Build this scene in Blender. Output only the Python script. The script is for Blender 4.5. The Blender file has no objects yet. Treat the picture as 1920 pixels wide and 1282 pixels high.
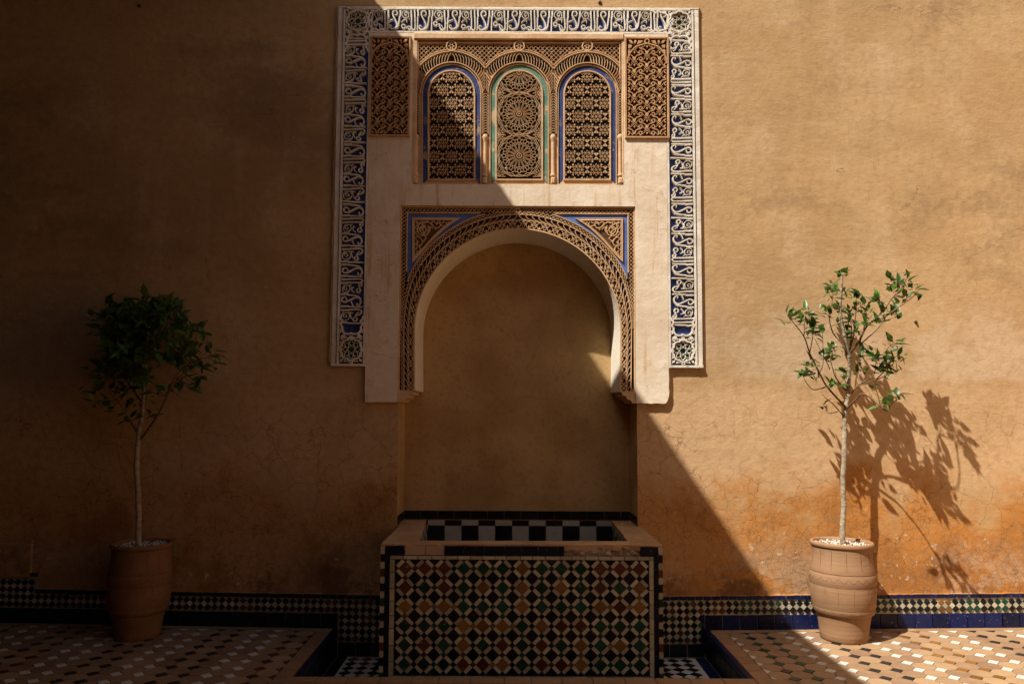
import bpy, bmesh, math, random
from mathutils import Vector, Matrix, noise as mnoise
R = math.radians
sc = bpy.context.scene
# ------------------------------------------------------------------ camera
CAM_H, FPX, PITCH, SHIFT, ROLL, CAM_X, CAM_D = 1.31, 1384.4, R(3.7588), 44.4, R(.2675), -.0311, 4.6
cam = bpy.data.cameras.new('camera'); cam_o = bpy.data.objects.new('camera', cam); sc.collection.objects.link(cam_o)
cam.sensor_width = 36; cam.lens = FPX/1920*36; cam.shift_y = SHIFT/1920; cam.clip_end = 200; cam.clip_start = .05
cam_o.matrix_world = Matrix.Translation((CAM_X, -CAM_D, CAM_H)) @ Matrix.Rotation(R(90)+PITCH, 4, 'X') @ Matrix.Rotation(ROLL, 4, 'Z')
sc.camera = cam_o
# ------------------------------------------------------------------ sky, sun, exposure
SUN = Vector((.55, .42, -1.0)).normalized()
elev = math.asin(-SUN.z)
w = bpy.data.worlds.new('World'); sc.world = w; w.use_nodes = True
nt = w.node_tree
sky = nt.nodes.new('ShaderNodeTexSky'); sky.sky_type = 'NISHITA'; sky.sun_disc = False
sky.sun_elevation = elev; sky.sun_rotation = math.atan2(-SUN.x, -SUN.y); sky.air_density = 1.0; sky.dust_density = 5.0; sky.ozone_density = .3
nt.links.new(sky.outputs[0], nt.nodes['Background'].inputs[0]); nt.nodes['Background'].inputs[1].default_value = .05
sl = bpy.data.lights.new('sun', 'SUN'); sl.energy = 5.0; sl.angle = R(.53); sl.color = (1, .925, .80)
so = bpy.data.objects.new('sun', sl); sc.collection.objects.link(so); so.rotation_euler = SUN.to_track_quat('-Z', 'Y').to_euler(); so.location = (-3, -3, 9)
sc.view_settings.view_transform = 'Standard'; sc.view_settings.look = 'None'; sc.view_settings.gamma = 1; sc.view_settings.exposure = .60
sc.cycles.max_bounces = 5; sc.cycles.diffuse_bounces = 4; sc.cycles.glossy_bounces = 2; sc.cycles.transmission_bounces = 1; sc.cycles.caustics_reflective = False
random.seed(7)
COL = sc.collection

# ------------------------------------------------------------------ materials
def nodes_of(name):
    m = bpy.data.materials.new(name); m.use_nodes = True
    t = m.node_tree; b = t.nodes['Principled BSDF']
    return m, t, b
class NB:
    """small node helper"""
    def __init__(s, t): s.t = t; s.pos = t.nodes.new('ShaderNodeNewGeometry').outputs['Position']; s.oi = None
    def lk(s, a, b):
        if isinstance(a, (int, float)): b.default_value = a
        elif isinstance(a, tuple): b.default_value = (*a, 1) if len(a) == 3 else a
        else: s.t.links.new(a, b)
    def scaled(s, v, src=None):
        n = s.t.nodes.new('ShaderNodeVectorMath'); n.operation = 'MULTIPLY'; s.lk(src or s.pos, n.inputs[0]); n.inputs[1].default_value = v; return n.outputs[0]
    def noise(s, scale, detail=5, rough=.55, vec=None, dist=0.0):
        n = s.t.nodes.new('ShaderNodeTexNoise'); n.inputs['Scale'].default_value = scale; n.inputs['Detail'].default_value = detail
        n.inputs['Roughness'].default_value = rough; n.inputs['Distortion'].default_value = dist; s.lk(vec or s.pos, n.inputs['Vector']); return n.outputs['Fac']
    def vor(s, scale, feat='DISTANCE_TO_EDGE', vec=None):
        n = s.t.nodes.new('ShaderNodeTexVoronoi'); n.feature = feat; n.inputs['Scale'].default_value = scale; s.lk(vec or s.pos, n.inputs['Vector']); return n.outputs['Distance']
    def ramp(s, v, a, b, c=0., d=1.):
        n = s.t.nodes.new('ShaderNodeMapRange'); n.interpolation_type = 'SMOOTHSTEP'; s.lk(v, n.inputs[0])
        for i, q in enumerate((a, b, c, d)): n.inputs[i+1].default_value = q
        return n.outputs[0]
    def mul(s, a, b, op='MULTIPLY'):
        n = s.t.nodes.new('ShaderNodeMath'); n.operation = op; s.lk(a, n.inputs[0]); s.lk(b, n.inputs[1]); return n.outputs[0]
    def mix(s, f, a, b, mode='MIX'):
        n = s.t.nodes.new('ShaderNodeMix'); n.data_type = 'RGBA'; n.blend_type = mode
        s.lk(f, n.inputs[0]); s.lk(a, n.inputs[6]); s.lk(b, n.inputs[7]); return n.outputs[2]
    def xyz(s, i):
        n = s.t.nodes.new('ShaderNodeSeparateXYZ'); s.lk(s.pos, n.inputs[0]); return n.outputs[i]
    def rnd(s):
        return s.t.nodes.new('ShaderNodeObjectInfo').outputs['Random']
    def bump(s, b, h, strength=.3, dist=.01, prev=None):
        n = s.t.nodes.new('ShaderNodeBump'); n.inputs['Strength'].default_value = strength; n.inputs['Distance'].default_value = dist
        s.lk(h, n.inputs['Height'])
        if prev is not None: s.lk(prev, n.inputs['Normal'])
        s.t.links.new(n.outputs[0], b.inputs['Normal']); return n.outputs[0]

def stucco(name, c1, c2, scale=14, rough=.85, bump=.35, fine=120, c3=None, c3amt=.0, c3scale=5):
    m, t, b = nodes_of(name); n = NB(t)
    col = n.mix(n.ramp(n.noise(scale, 4), .35, .68), c1, c2)
    col = n.mix(n.ramp(n.noise(fine, 2), .5, .75, 0, .35), col, tuple(x*.55 for x in c2))
    if c3: col = n.mix(n.ramp(n.noise(c3scale, 5, .65), .62-c3amt, .66-c3amt+.05), col, c3)
    n.lk(col, b.inputs['Base Color']); b.inputs['Roughness'].default_value = rough; b.inputs['Specular IOR Level'].default_value = .25
    n.bump(b, n.mul(n.mul(n.noise(fine, 2), .2), n.noise(scale, 4), 'ADD'), bump, .02)
    return m
def glaze(name, c, var=.25, rough=.22, chip=(.45, .36, .26)):
    m, t, b = nodes_of(name); n = NB(t)
    c1 = tuple(x*(1-var) for x in c); c2 = tuple(min(1, x*(1+var)) for x in c)
    col = n.mix(n.rnd(), c1, c2)
    col = n.mix(n.ramp(n.noise(55, 4), .45, .75, 0, .35), col, tuple(x*.5 for x in c))
    col = n.mix(n.ramp(n.noise(6, 3, .6), .45, .75, 0, .3), col, tuple(x*.6+.02 for x in c))
    col = n.mix(n.ramp(n.noise(62, 3, .7), .655, .69), col, chip)
    n.lk(col, b.inputs['Base Color'])
    b.inputs['Roughness'].default_value = rough+.1; b.inputs['Specular IOR Level'].default_value = .28
    n.bump(b, n.noise(35, 1), .25, .004)
    return m
def clay(name, c1, c2, c3, rough=.8):
    m, t, b = nodes_of(name); n = NB(t)
    col = n.mix(n.rnd(), c1, c2); col = n.mix(n.ramp(n.noise(18, 6, .65), .45, .75, 0, .55), col, c3)
    col = n.mix(n.ramp(n.noise(7, 6, .65), .5, .72, 0, .5), col, tuple(x*.62 for x in c1))
    n.lk(col, b.inputs['Base Color']); n.lk(n.ramp(n.noise(25, 3), .3, .7, rough-.25, rough), b.inputs['Roughness'])
    n.bump(b, n.noise(60, 5), .3, .004)
    return m

def wall_material():
    m, t, b = nodes_of('ochre_plaster'); n = NB(t)
    z = n.xyz(2)
    nt_ = t.nodes.new('ShaderNodeTexNoise'); nt_.inputs['Scale'].default_value = 2.4; nt_.inputs['Detail'].default_value = 5; nt_.inputs['Roughness'].default_value = .64; n.lk(n.pos, nt_.inputs['Vector'])
    sp = t.nodes.new('ShaderNodeSeparateColor'); n.lk(nt_.outputs['Color'], sp.inputs[0]); med, m2, m3 = sp.outputs[0], sp.outputs[1], sp.outputs[2]
    nh = t.nodes.new('ShaderNodeTexNoise'); nh.inputs['Scale'].default_value = .8; nh.inputs['Detail'].default_value = 5; nh.inputs['Roughness'].default_value = .62; n.lk(n.scaled((.9, 1, 1.9)), nh.inputs['Vector'])
    sh = t.nodes.new('ShaderNodeSeparateColor'); n.lk(nh.outputs['Color'], sh.inputs[0]); big, hor, sm = sh.outputs[0], sh.outputs[1], sh.outputs[2]
    nf = t.nodes.new('ShaderNodeTexNoise'); nf.inputs['Scale'].default_value = 20; nf.inputs['Detail'].default_value = 4; nf.inputs['Roughness'].default_value = .65; n.lk(n.pos, nf.inputs['Vector'])
    sf = t.nodes.new('ShaderNodeSeparateColor'); n.lk(nf.outputs['Color'], sf.inputs[0]); fin, f2, f3 = sf.outputs[0], sf.outputs[1], sf.outputs[2]
    ver = n.noise(1.0, 3, .55, n.scaled((7, 1, .6)))
    col = n.mix(n.ramp(big, .38, .62), WALL_A, WALL_B)
    col = n.mix(n.ramp(hor, .46, .68, 0, .75), col, WALL_C)
    col = n.mix(n.ramp(ver, .5, .75, 0, .35), col, WALL_D)
    col = n.mix(n.ramp(med, .48, .70, 0, .6), col, WALL_D)
    smr = n.mul(n.mul(sm, n.mul(m2, .45), 'ADD'), n.mul(fin, .22), 'ADD')
    col = n.mix(n.mul(n.ramp(smr, .86, 1.04, 0, .50), n.ramp(z, 1.7, 2.4)), col, (.21, .135, .075))
    drip = n.noise(1.0, 4, .7, n.scaled((26, 1, .9)))
    col = n.mix(n.mul(n.ramp(drip, .60, .72, 0, .5), n.ramp(n.mul(hor, m2, 'ADD'), .95, 1.15)), col, (.34, .20, .095))
    trow = n.noise(1.0, 4, .75, n.scaled((9, 1, 34)))
    col = n.mix(n.ramp(trow, .52, .76, 0, .28), col, (.60, .44, .27))
    col = n.mix(n.ramp(trow, .47, .28, 0, .25), col, (.33, .20, .095))
    # pale repair wash about shoulder height, paler render below it
    zb_ = n.mul(z, n.mul(n.mul(m3, .5, 'SUBTRACT'), .22), 'ADD')
    band = n.mul(n.mul(n.ramp(zb_, 1.50, 1.56), n.ramp(z, 2.15, 1.75)), n.ramp(n.xyz(0), .6, 1.8, .25, 1.0))
    col = n.mix(n.mul(n.mul(band, n.ramp(n.mul(big, m3, 'ADD'), .88, 1.08)), .6), col, (.61, .465, .32))
    lowp = n.mul(n.ramp(z, .70, .95), n.ramp(z, 1.60, 1.40))
    col = n.mix(n.mul(lowp, n.ramp(m2, .36, .6, .3, .8)), col, (.60, .40, .23))
    # damp orange zone above the skirting
    zz = n.mul(z, n.mul(n.mul(m3, .5, 'SUBTRACT'), 1.5), 'ADD')
    xr = n.ramp(n.mul(n.xyz(0), n.mul(big, 1.2), 'ADD'), .9, 2.2, .38, 1.0)
    col = n.mix(n.mul(n.ramp(zz, 1.02, .60, 0, .92), xr), col, (.50, .205, .042))
    col = n.mix(n.mul(n.ramp(zz, .86, .46), n.ramp(m2, .44, .60, 0, .8)), col, (.31, .135, .04))
    low = n.ramp(z, .62, .34)
    col = n.mix(n.mul(low, n.ramp(n.mul(med, n.mul(fin, .5), 'ADD'), .77, .88, 0, .8)), col, (.17, .075, .03))
    col = n.mix(n.mul(low, n.ramp(n.mul(sm, n.mul(f2, .4), 'ADD'), .72, .82, 0, .65)), col, (.50, .35, .23))
    salt = n.mul(n.mul(n.ramp(f3, .63, .68), n.ramp(m3, .46, .58)), n.mul(n.ramp(z, .72, .5), n.ramp(z, .2, .25)))
    col = n.mix(salt, col, (.66, .57, .45))
    # crack nets
    wv = n.t.nodes.new('ShaderNodeVectorMath'); wv.operation = 'MULTIPLY_ADD'; n.lk(nt_.outputs['Color'], wv.inputs[0]); wv.inputs[1].default_value = (.22, .22, .22); n.lk(n.pos, wv.inputs[2]); wv = wv.outputs[0]
    ck1 = n.mul(n.ramp(n.vor(7.0, vec=wv), .017, .0), n.mul(n.ramp(z, 1.6, 1.15), n.ramp(big, .40, .48)))
    ck2 = n.mul(n.ramp(n.vor(19, vec=wv), .045, .0), n.mul(n.ramp(zz, .90, .65), n.ramp(hor, .40, .50)))
    ck3 = n.mul(n.ramp(n.vor(1.3, vec=wv), .0026, .0), n.mul(n.ramp(z, 1.6, 2.2), n.ramp(sm, .52, .58)))
    ck = n.mul(n.mul(ck1, ck2, 'MAXIMUM'), ck3, 'MAXIMUM')
    col = n.mix(n.mul(ck, .66), col, (.16, .075, .03))
    col = n.mix(n.ramp(fin, .42, .72, 0, .45), col, (.36, .215, .11))
    col = n.mix(n.ramp(f2, .63, .72, 0, .35), col, (.60, .45, .29))
    n.lk(col, b.inputs['Base Color']); b.inputs['Roughness'].default_value = .93; b.inputs['Specular IOR Level'].default_value = .15
    h = n.mul(n.mul(n.noise(1.1, 2), 1.6), n.mul(n.mul(n.noise(24, 3, .65), .20), n.mul(trow, .10), 'ADD'), 'ADD')
    n.bump(b, h, .5, .03)
    return m

WALL_A, WALL_B, WALL_C, WALL_D = (.515, .348, .178), (.45, .288, .138), (.39, .25, .122), (.575, .415, .245)
M = {}
M['wall'] = wall_material()
M['farwall'] = stucco('far_plaster', (.58, .365, .165), (.52, .31, .135), 3)
M['slab'] = stucco('pale_plaster', (.79, .67, .53), (.72, .58, .43), 5, .85, .3, 90, (.62, .43, .26), -.02, 4)
def slab_material():
    m, t, b = nodes_of('pale_plaster'); n = NB(t)
    f = n.noise(16, 4, .65); g = n.noise(3.2, 5, .65); st = n.noise(1, 4, .7, n.scaled((17, 1, .7))); 
    col = n.mix(n.ramp(g, .38, .64), (.80, .70, .57), (.73, .61, .47))
    col = n.mix(n.mul(n.ramp(st, .52, .66, 0, .8), n.ramp(g, .40, .56)), col, (.56, .35, .18))
    col = n.mix(n.ramp(f, .50, .70, 0, .5), col, (.60, .46, .32))
    col = n.mix(n.ramp(n.noise(1.4, 4, .6), .5, .68, 0, .55), col, (.62, .49, .35))
    wv = t.nodes.new('ShaderNodeVectorMath'); wv.operation = 'MULTIPLY_ADD'; n.lk(g, wv.inputs[0]); wv.inputs[1].default_value = (.35, .35, .35); n.lk(n.pos, wv.inputs[2])
    ck = n.mul(n.ramp(n.vor(2.3, vec=wv.outputs[0]), .006, .0), n.ramp(f, .44, .52))
    col = n.mix(n.mul(ck, .6), col, (.30, .19, .11))
    ao = t.nodes.new('ShaderNodeTexNoise'); pits = n.mul(n.ramp(n.vor(34, 'F1'), .10, .06), n.ramp(n.noise(8, 2), .55, .62)); t.nodes.remove(ao)
    col = n.mix(n.mul(pits, .6), col, (.36, .24, .14))
    n.lk(col, b.inputs['Base Color']); b.inputs['Roughness'].default_value = .88; b.inputs['Specular IOR Level'].default_value = .2
    n.bump(b, n.mul(n.mul(f, .25), g, 'ADD'), .4, .02)
    return m
M['slab'] = slab_material()
M['niche'] = stucco('niche_plaster', (.49, .325, .155), (.37, .225, .095), 2.6, .93, .4, 45, (.35, .225, .105), -.01, 5)
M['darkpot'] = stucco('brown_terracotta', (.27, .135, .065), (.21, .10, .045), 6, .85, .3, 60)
M['white'] = stucco('white_stucco', (.78, .73, .645), (.63, .555, .455), 7, .85, .4, 140, (.50, .34, .21), .0, 13)
M['carve'] = stucco('carved_stucco', (.66, .46, .28), (.55, .35, .19), 9, .85, .35, 140, (.62, .50, .38), -.06, 6)
M['brown'] = stucco('brown_stucco', (.55, .335, .175), (.46, .26, .125), 9, .88, .35, 140)
M['band'] = stucco('arch_stucco', (.66, .455, .27), (.56, .345, .175), 8, .85, .35, 140, (.66, .54, .42), -.05, 7)
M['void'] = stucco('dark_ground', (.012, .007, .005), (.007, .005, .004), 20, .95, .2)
M['brownvoid'] = stucco('brown_ground', (.045, .021, .010), (.026, .013, .007), 20, .95, .2)
M['midbrown'] = stucco('ochre_ground', (.13, .07, .032), (.085, .045, .02), 20, .95, .2)
M['blue'] = stucco('blue_paint', (.085, .15, .42), (.11, .18, .45), 12, .7, .3, 90, (.5, .38, .27), -.055, 26)
M['dblue'] = stucco('dark_blue_paint', (.025, .042, .165), (.045, .065, .19), 12, .7, .3, 90, (.36, .265, .18), .065, 9)
M['green'] = stucco('green_paint', (.085, .21, .15), (.15, .26, .19), 12, .7, .3, 90, (.48, .36, .24), .11, 8)
M['frieze_ground'] = stucco('frieze_blue', (.024, .045, .19), (.045, .08, .27), 14, .75, .3, 90, (.11, .085, .08), .0, 7)
M['greenglass'] = stucco('green_ground', (.015, .13, .075), (.008, .02, .04), 60, .6, .2)
M['intrados'] = stucco('white_soffit', (.78, .72, .61), (.72, .64, .52), 4, .85, .25, 60)
M['rim'] = stucco('rim_plaster', (.50, .32, .17), (.38, .22, .105), 5, .88, .6, 60, (.60, .46, .32), .0, 11)
M['black'] = glaze('black_glaze', (.007, .008, .011), .4, .22, (.16, .12, .085))
M['navy'] = glaze('navy_glaze', (.005, .010, .055), .5, .2, (.30, .24, .18))
M['ink'] = glaze('ink_glaze', (.004, .006, .020), .4, .25, (.22, .17, .12))
M['cream'] = glaze('cream_glaze', (.47, .43, .32), .28, .3, (.40, .30, .20))
M['grey'] = glaze('grey_glaze', (.42, .42, .38), .12, .3, (.3, .28, .24))
M['red'] = glaze('red_glaze', (.095, .028, .017), .35, .28)
M['ochre'] = glaze('ochre_glaze', (.21, .098, .026), .35, .28)
M['gtile'] = glaze('green_glaze', (.010, .05, .032), .45, .25)
M['whitetile'] = glaze('white_glaze', (.62, .61, .57), .1, .3, (.5, .42, .34))
M['darktile'] = glaze('dark_glaze', (.025, .022, .022), .3, .3, (.2, .15, .1))
M['grout'] = stucco('grout', (.30, .22, .14), (.20, .14, .085), 30, .95, .3)
M['dgrout'] = stucco('dark_grout', (.16, .115, .075), (.10, .07, .045), 30, .95, .3)
M['clay'] = clay('clay_tile', (.37, .245, .14), (.22, .13, .08), (.40, .26, .11))
M['clayborder'] = clay('clay_border', (.35, .215, .115), (.28, .16, .08), (.28, .15, .075))
M['brick'] = clay('exposed_brick', (.52, .38, .27), (.46, .32, .22), (.58, .46, .35), .95)
M['rubble'] = stucco('rubble', (.52, .42, .31), (.26, .18, .11), 22, .95, .9, 60)
M['bark'] = stucco('bark', (.43, .36, .27), (.27, .21, .145), 40, .9, .5, 120)
M['twig'] = stucco('twig_bark', (.20, .12, .07), (.12, .075, .045), 40, .9, .4, 120)
M['wood'] = stucco('dark_wood', (.07, .04, .022), (.045, .026, .015), 8, .7, .4, 60)
M['pebble_w'] = stucco('white_pebble', (.75, .70, .62), (.62, .55, .46), 80, .8, .3)
M['pebble_d'] = stucco('dark_pebble', (.25, .2, .16), (.12, .10, .08), 80, .8, .3)
def pot_material():
    m, t, b = nodes_of('terracotta'); n = NB(t)
    thr = n.noise(1, 4, .6, n.scaled((2.5, 2.5, 75)))
    col = n.mix(n.ramp(n.noise(4, 6, .6), .35, .7), (.32, .185, .102), (.26, .145, .075))
    col = n.mix(n.ramp(thr, .4, .75, 0, .5), col, (.36, .23, .14))
    col = n.mix(n.ramp(n.noise(9, 5, .7), .56, .74, 0, .7), col, (.24, .125, .065))
    n.lk(col, b.inputs['Base Color']); b.inputs['Roughness'].default_value = .85; b.inputs['Specular IOR Level'].default_value = .2
    p = n.bump(b, thr, .3, .006); n.bump(b, n.noise(120, 3), .2, .003, p)
    return m
M['pot'] = pot_material()
M['groove'] = stucco('groove_shade', (.17, .08, .04), (.13, .06, .03), 40, .95, .2)
def leaf_material():
    m, t, b = nodes_of('leaf'); n = NB(t)
    col = n.mix(n.rnd(), (.016, .055, .010), (.085, .185, .022))
    bf = t.nodes.new('ShaderNodeNewGeometry').outputs['Backfacing']
    col = n.mix(n.mul(bf, .6), col, (.10, .17, .05))
    n.lk(col, b.inputs['Base Color']); b.inputs['Roughness'].default_value = .38; b.inputs['Specular IOR Level'].default_value = .45
    tr = t.nodes.new('ShaderNodeBsdfTranslucent'); tr.inputs[0].default_value = (.12, .22, .03, 1)
    mx = t.nodes.new('ShaderNodeMixShader'); mx.inputs[0].default_value = .2
    t.links.new(b.outputs[0], mx.inputs[1]); t.links.new(tr.outputs[0], mx.inputs[2]); t.links.new(mx.outputs[0], t.nodes['Material Output'].inputs[0])
    return m
M['leaf'] = leaf_material()

# ------------------------------------------------------------------ mesh helpers
def tag(o, label=None, cat=None, group=None, kind=None):
    if label: o['label'] = label
    if cat: o['category'] = cat
    if group: o['group'] = group
    if kind: o['kind'] = kind
    return o
def empty(name, loc=(0, 0, 0), parent=None):
    o = bpy.data.objects.new(name, None); COL.objects.link(o); o.location = loc; o.empty_display_size = .1
    if parent: o.parent = parent
    return o
def inst(name, me, parent=None, loc=(0, 0, 0), rot=None, scale=None):
    o = bpy.data.objects.new(name, me); COL.objects.link(o); o.location = loc
    if rot: o.rotation_euler = rot
    if scale: o.scale = scale
    if parent: o.parent = parent
    return o
class MB:
    def __init__(s): s.v = []; s.f = []
    def add(s, vs, fs):
        k = len(s.v); s.v += [tuple(p) for p in vs]; s.f += [tuple(i+k for i in f) for f in fs]
    def quad(s, a, b, c, d): s.add((a, b, c, d), ((0, 1, 2, 3),))
    def box(s, x0, x1, y0, y1, z0, z1):
        s.add([(x0, y0, z0), (x1, y0, z0), (x1, y1, z0), (x0, y1, z0), (x0, y0, z1), (x1, y0, z1), (x1, y1, z1), (x0, y1, z1)],
              [(0, 3, 2, 1), (4, 5, 6, 7), (0, 1, 5, 4), (1, 2, 6, 5), (2, 3, 7, 6), (3, 0, 4, 7)])
    def slab(s, x0, x1, z0, z1, w0, w1, bev=.0):
        """block on the wall; w = distance in front of it, optional bevelled front"""
        if bev <= 0: return s.box(x0, x1, -w1, -w0, z0, z1)
        b = bev
        s.add([(x0, -w0, z0), (x1, -w0, z0), (x1, -w0, z1), (x0, -w0, z1), (x0, -w1+b, z0), (x1, -w1+b, z0), (x1, -w1+b, z1), (x0, -w1+b, z1),
               (x0+b, -w1, z0+b), (x1-b, -w1, z0+b), (x1-b, -w1, z1-b), (x0+b, -w1, z1-b)],
              [(0, 1, 5, 4), (1, 2, 6, 5), (2, 3, 7, 6), (3, 0, 4, 7), (4, 5, 9, 8), (5, 6, 10, 9), (6, 7, 11, 10), (7, 4, 8, 11), (8, 9, 10, 11)])
    def prism(s, poly, w0, w1, inset=0.):
        """polygon (x,z) standing on the wall from w0 out to w1"""
        n = len(poly); cx = sum(p[0] for p in poly)/n; cz = sum(p[1] for p in poly)/n
        k = 1-inset
        s.add([(x, -w0, z) for x, z in poly]+[(cx+(x-cx)*k, -w1, cz+(z-cz)*k) for x, z in poly],
              [(i, (i+1) % n, n+(i+1) % n, n+i) for i in range(n)]+[tuple(range(n, 2*n))])
    def ribbon(s, pts, wd, w0, w1, closed=False, top=.62):
        """raised strap along a polyline (x,z); wd = width or list of widths"""
        P = [Vector((p[0], p[1])) for p in pts]; n = len(P)
        if n < 2: return
        ws = wd if isinstance(wd, (list, tuple)) else [wd]*n
        rows = []
        for i in range(n):
            a = P[(i-1) % n] if (closed or i > 0) else P[i]; c = P[(i+1) % n] if (closed or i < n-1) else P[i]
            t1 = (P[i]-a); t2 = (c-P[i])
            t1 = t1.normalized() if t1.length > 1e-9 else Vector((0, 0)); t2 = t2.normalized() if t2.length > 1e-9 else Vector((0, 0))
            t = t1+t2; t = t.normalized() if t.length > 1e-6 else (t2 if t2.length else Vector((1, 0)))
            nn = Vector((-t.y, t.x)); cs = max(.5, abs(nn.dot(Vector((-t2.y, t2.x)))) if t2.length else 1)
            h = ws[i]/2/cs
            rows.append([(P[i].x+nn.x*h, -w0, P[i].y+nn.y*h), (P[i].x+nn.x*h*top, -w1, P[i].y+nn.y*h*top),
                         (P[i].x-nn.x*h*top, -w1, P[i].y-nn.y*h*top), (P[i].x-nn.x*h, -w0, P[i].y-nn.y*h)])
        k = len(s.v); s.v += [q for r in rows for q in r]
        m = n if closed else n-1
        for i in range(m):
            a = k+4*i; b = k+4*((i+1) % n)
            for j in range(3): s.f.append((a+j, a+j+1, b+j+1, b+j))
        if not closed:
            s.f.append((k, k+3, k+2, k+1)); e = k+4*(n-1); s.f.append((e, e+1, e+2, e+3))
    def tube(s, pts, rad, seg=8):
        n = len(pts); P = [Vector(p) for p in pts]; k = len(s.v); ref = Vector((.3, -1, .2)).normalized()
        for i in range(n):
            t = (P[min(i+1, n-1)]-P[max(i-1, 0)]).normalized(); u = t.cross(ref)
            u = u.normalized() if u.length > 1e-4 else Vector((1, 0, 0)); v = t.cross(u)
            r = rad[i] if isinstance(rad, (list, tuple)) else rad
            for j in range(seg):
                a = 2*math.pi*j/seg; s.v.append(tuple(P[i]+u*math.cos(a)*r+v*math.sin(a)*r))
        for i in range(n-1):
            for j in range(seg): s.f.append((k+i*seg+j, k+i*seg+(j+1) % seg, k+(i+1)*seg+(j+1) % seg, k+(i+1)*seg+j))
        s.f.append(tuple(k+(n-1)*seg+j for j in range(seg)))
    def lathe(s, prof, seg=48, cx=0, cy=0):
        k = len(s.v); n = len(prof)
        for r, z in prof:
            for j in range(seg):
                a = 2*math.pi*j/seg; s.v.append((cx+r*math.cos(a), cy+r*math.sin(a), z))
        for i in range(n-1):
            for j in range(seg): s.f.append((k+i*seg+j, k+i*seg+(j+1) % seg, k+(i+1)*seg+(j+1) % seg, k+(i+1)*seg+j))
    def mesh(s, name, mat, smooth=False):
        me = bpy.data.meshes.new(name); me.from_pydata(s.v, [], s.f); me.materials.append(M[mat] if isinstance(mat, str) else mat)
        if smooth: me.polygons.foreach_set('use_smooth', [True]*len(me.polygons))
        me.update(); return me
    def obj(s, name, mat, parent=None, smooth=False):
        return inst(name, s.mesh(name, mat, smooth), parent)
def cat_rom(pts, n=5, closed=False):
    P = [Vector(p) for p in pts]; out = []; m = len(P)
    rng = range(m if closed else m-1)
    for i in rng:
        p0 = P[(i-1) % m] if (closed or i > 0) else P[i]; p1 = P[i]; p2 = P[(i+1) % m]; p3 = P[(i+2) % m] if (closed or i+2 < m) else p2
        for j in range(n):
            t = j/n; out.append(.5*((2*p1)+(p2-p0)*t+(2*p0-5*p1+4*p2-p3)*t*t+(3*p1-p0-3*p2+p3)*t**3))
    if not closed: out.append(P[-1])
    return [tuple(q) for q in out]
def circ(cx, cz, r, n=20, a0=0., a1=2*math.pi, full=True):
    m = n if full else n+1
    return [(cx+r*math.cos(a0+(a1-a0)*i/n), cz+r*math.sin(a0+(a1-a0)*i/n)) for i in range(m)]
def at(px, py, w=.01):
    """where the sight line of a measured photo point meets the wall plane (metres)"""
    u = px-960; v = py-641-SHIFT
    u, v = u*math.cos(ROLL)+v*math.sin(ROLL), -u*math.sin(ROLL)+v*math.cos(ROLL)
    X = u/FPX; V = -v/FPX
    d = (X, math.cos(PITCH)-V*math.sin(PITCH), math.sin(PITCH)+V*math.cos(PITCH))
    t = (CAM_D-w)/d[1]
    return (CAM_X+d[0]*t, CAM_H+d[2]*t)
def jit(a): return random.uniform(-a, a)

# tile prototypes: flat tiles are built lying in the wall plane, front towards -y
def tile_mesh(name, poly, th, mat, inset=.12):
    b = MB(); b.prism(poly, 0, th, inset); return b.mesh(name, mat)
def rect(hx, hz): return [(-hx, -hz), (hx, -hz), (hx, hz), (-hx, hz)]
def dia(a, b=None): b = b or a; return [(-a, 0), (0, -b), (a, 0), (0, b)]
_tc = {}
def tm(kind, poly, th, mat, inset=.1):
    k = (kind, mat, round(poly[0][0], 4), round(poly[0][1], 4), round(poly[-1][1], 4), round(poly[1][0], 4))
    if k not in _tc: _tc[k] = tile_mesh(kind, poly, th, mat, inset)
    return _tc[k]
def put(name, me, parent, x, w, z, tilt=.012, rz=.0):
    """one wall tile, very slightly out of true"""
    return inst(name, me, parent, (x, -w-abs(jit(.0008)), z), (jit(tilt), jit(.02)+rz, jit(tilt)))

# =================================================================== STRUCTURE
NL, NR, ND = -.7365, .748, .30           # niche
ZR = .624                                 # basin rim height
CL, CR, YC = -1.0844, 1.1513, -.837       # sunk channel round the basin
CZ = -.165
SLOPE = .013                              # terraces drain towards the channel

wall = empty('courtyard_wall'); tag(wall, 'tall ochre plastered courtyard wall with an arched niche, stained orange near the floor', 'wall')
b = MB()
ZT = 6.4
b.quad((-5.2, 0, -.3), (NL, 0, -.3), (NL, 0, ZT), (-5.2, 0, ZT)); b.quad((NR, 0, -.3), (8.5, 0, -.3), (8.5, 0, ZT), (NR, 0, ZT))
b.quad((NL, 0, 2.56), (NR, 0, 2.56), (NR, 0, ZT), (NL, 0, ZT)); b.quad((NL, 0, -.3), (NR, 0, -.3), (NR, 0, .3), (NL, 0, .3))
b.quad((-5.2, 0, ZT), (8.5, 0, ZT), (8.5, .6, ZT), (-5.2, .6, ZT)); b.quad((8.5, .6, -.3), (-5.2, .6, -.3), (-5.2, .6, ZT), (8.5, .6, ZT))
b.obj('plaster', 'wall', wall)
b = MB()   # niche lining: gently rounded front arrises
b.quad((NL, 0, .3), (NL, ND, .3), (NL, ND, 2.56), (NL, 0, 2.56)); b.quad((NR, ND, .3), (NR, 0, .3), (NR, 0, 2.56), (NR, ND, 2.56))
b.quad((NL, ND, .3), (NR, ND, .3), (NR, ND, 2.56), (NL, ND, 2.56)); b.quad((NL, 0, 2.56), (NR, 0, 2.56), (NR, ND, 2.56), (NL, ND, 2.56))
b.obj('niche_lining', 'niche', wall)
b = MB(); b.slab(-4.6, -2.968, .30, .506, 0, .014, .005); b.obj('plinth', 'wall', wall)
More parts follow.
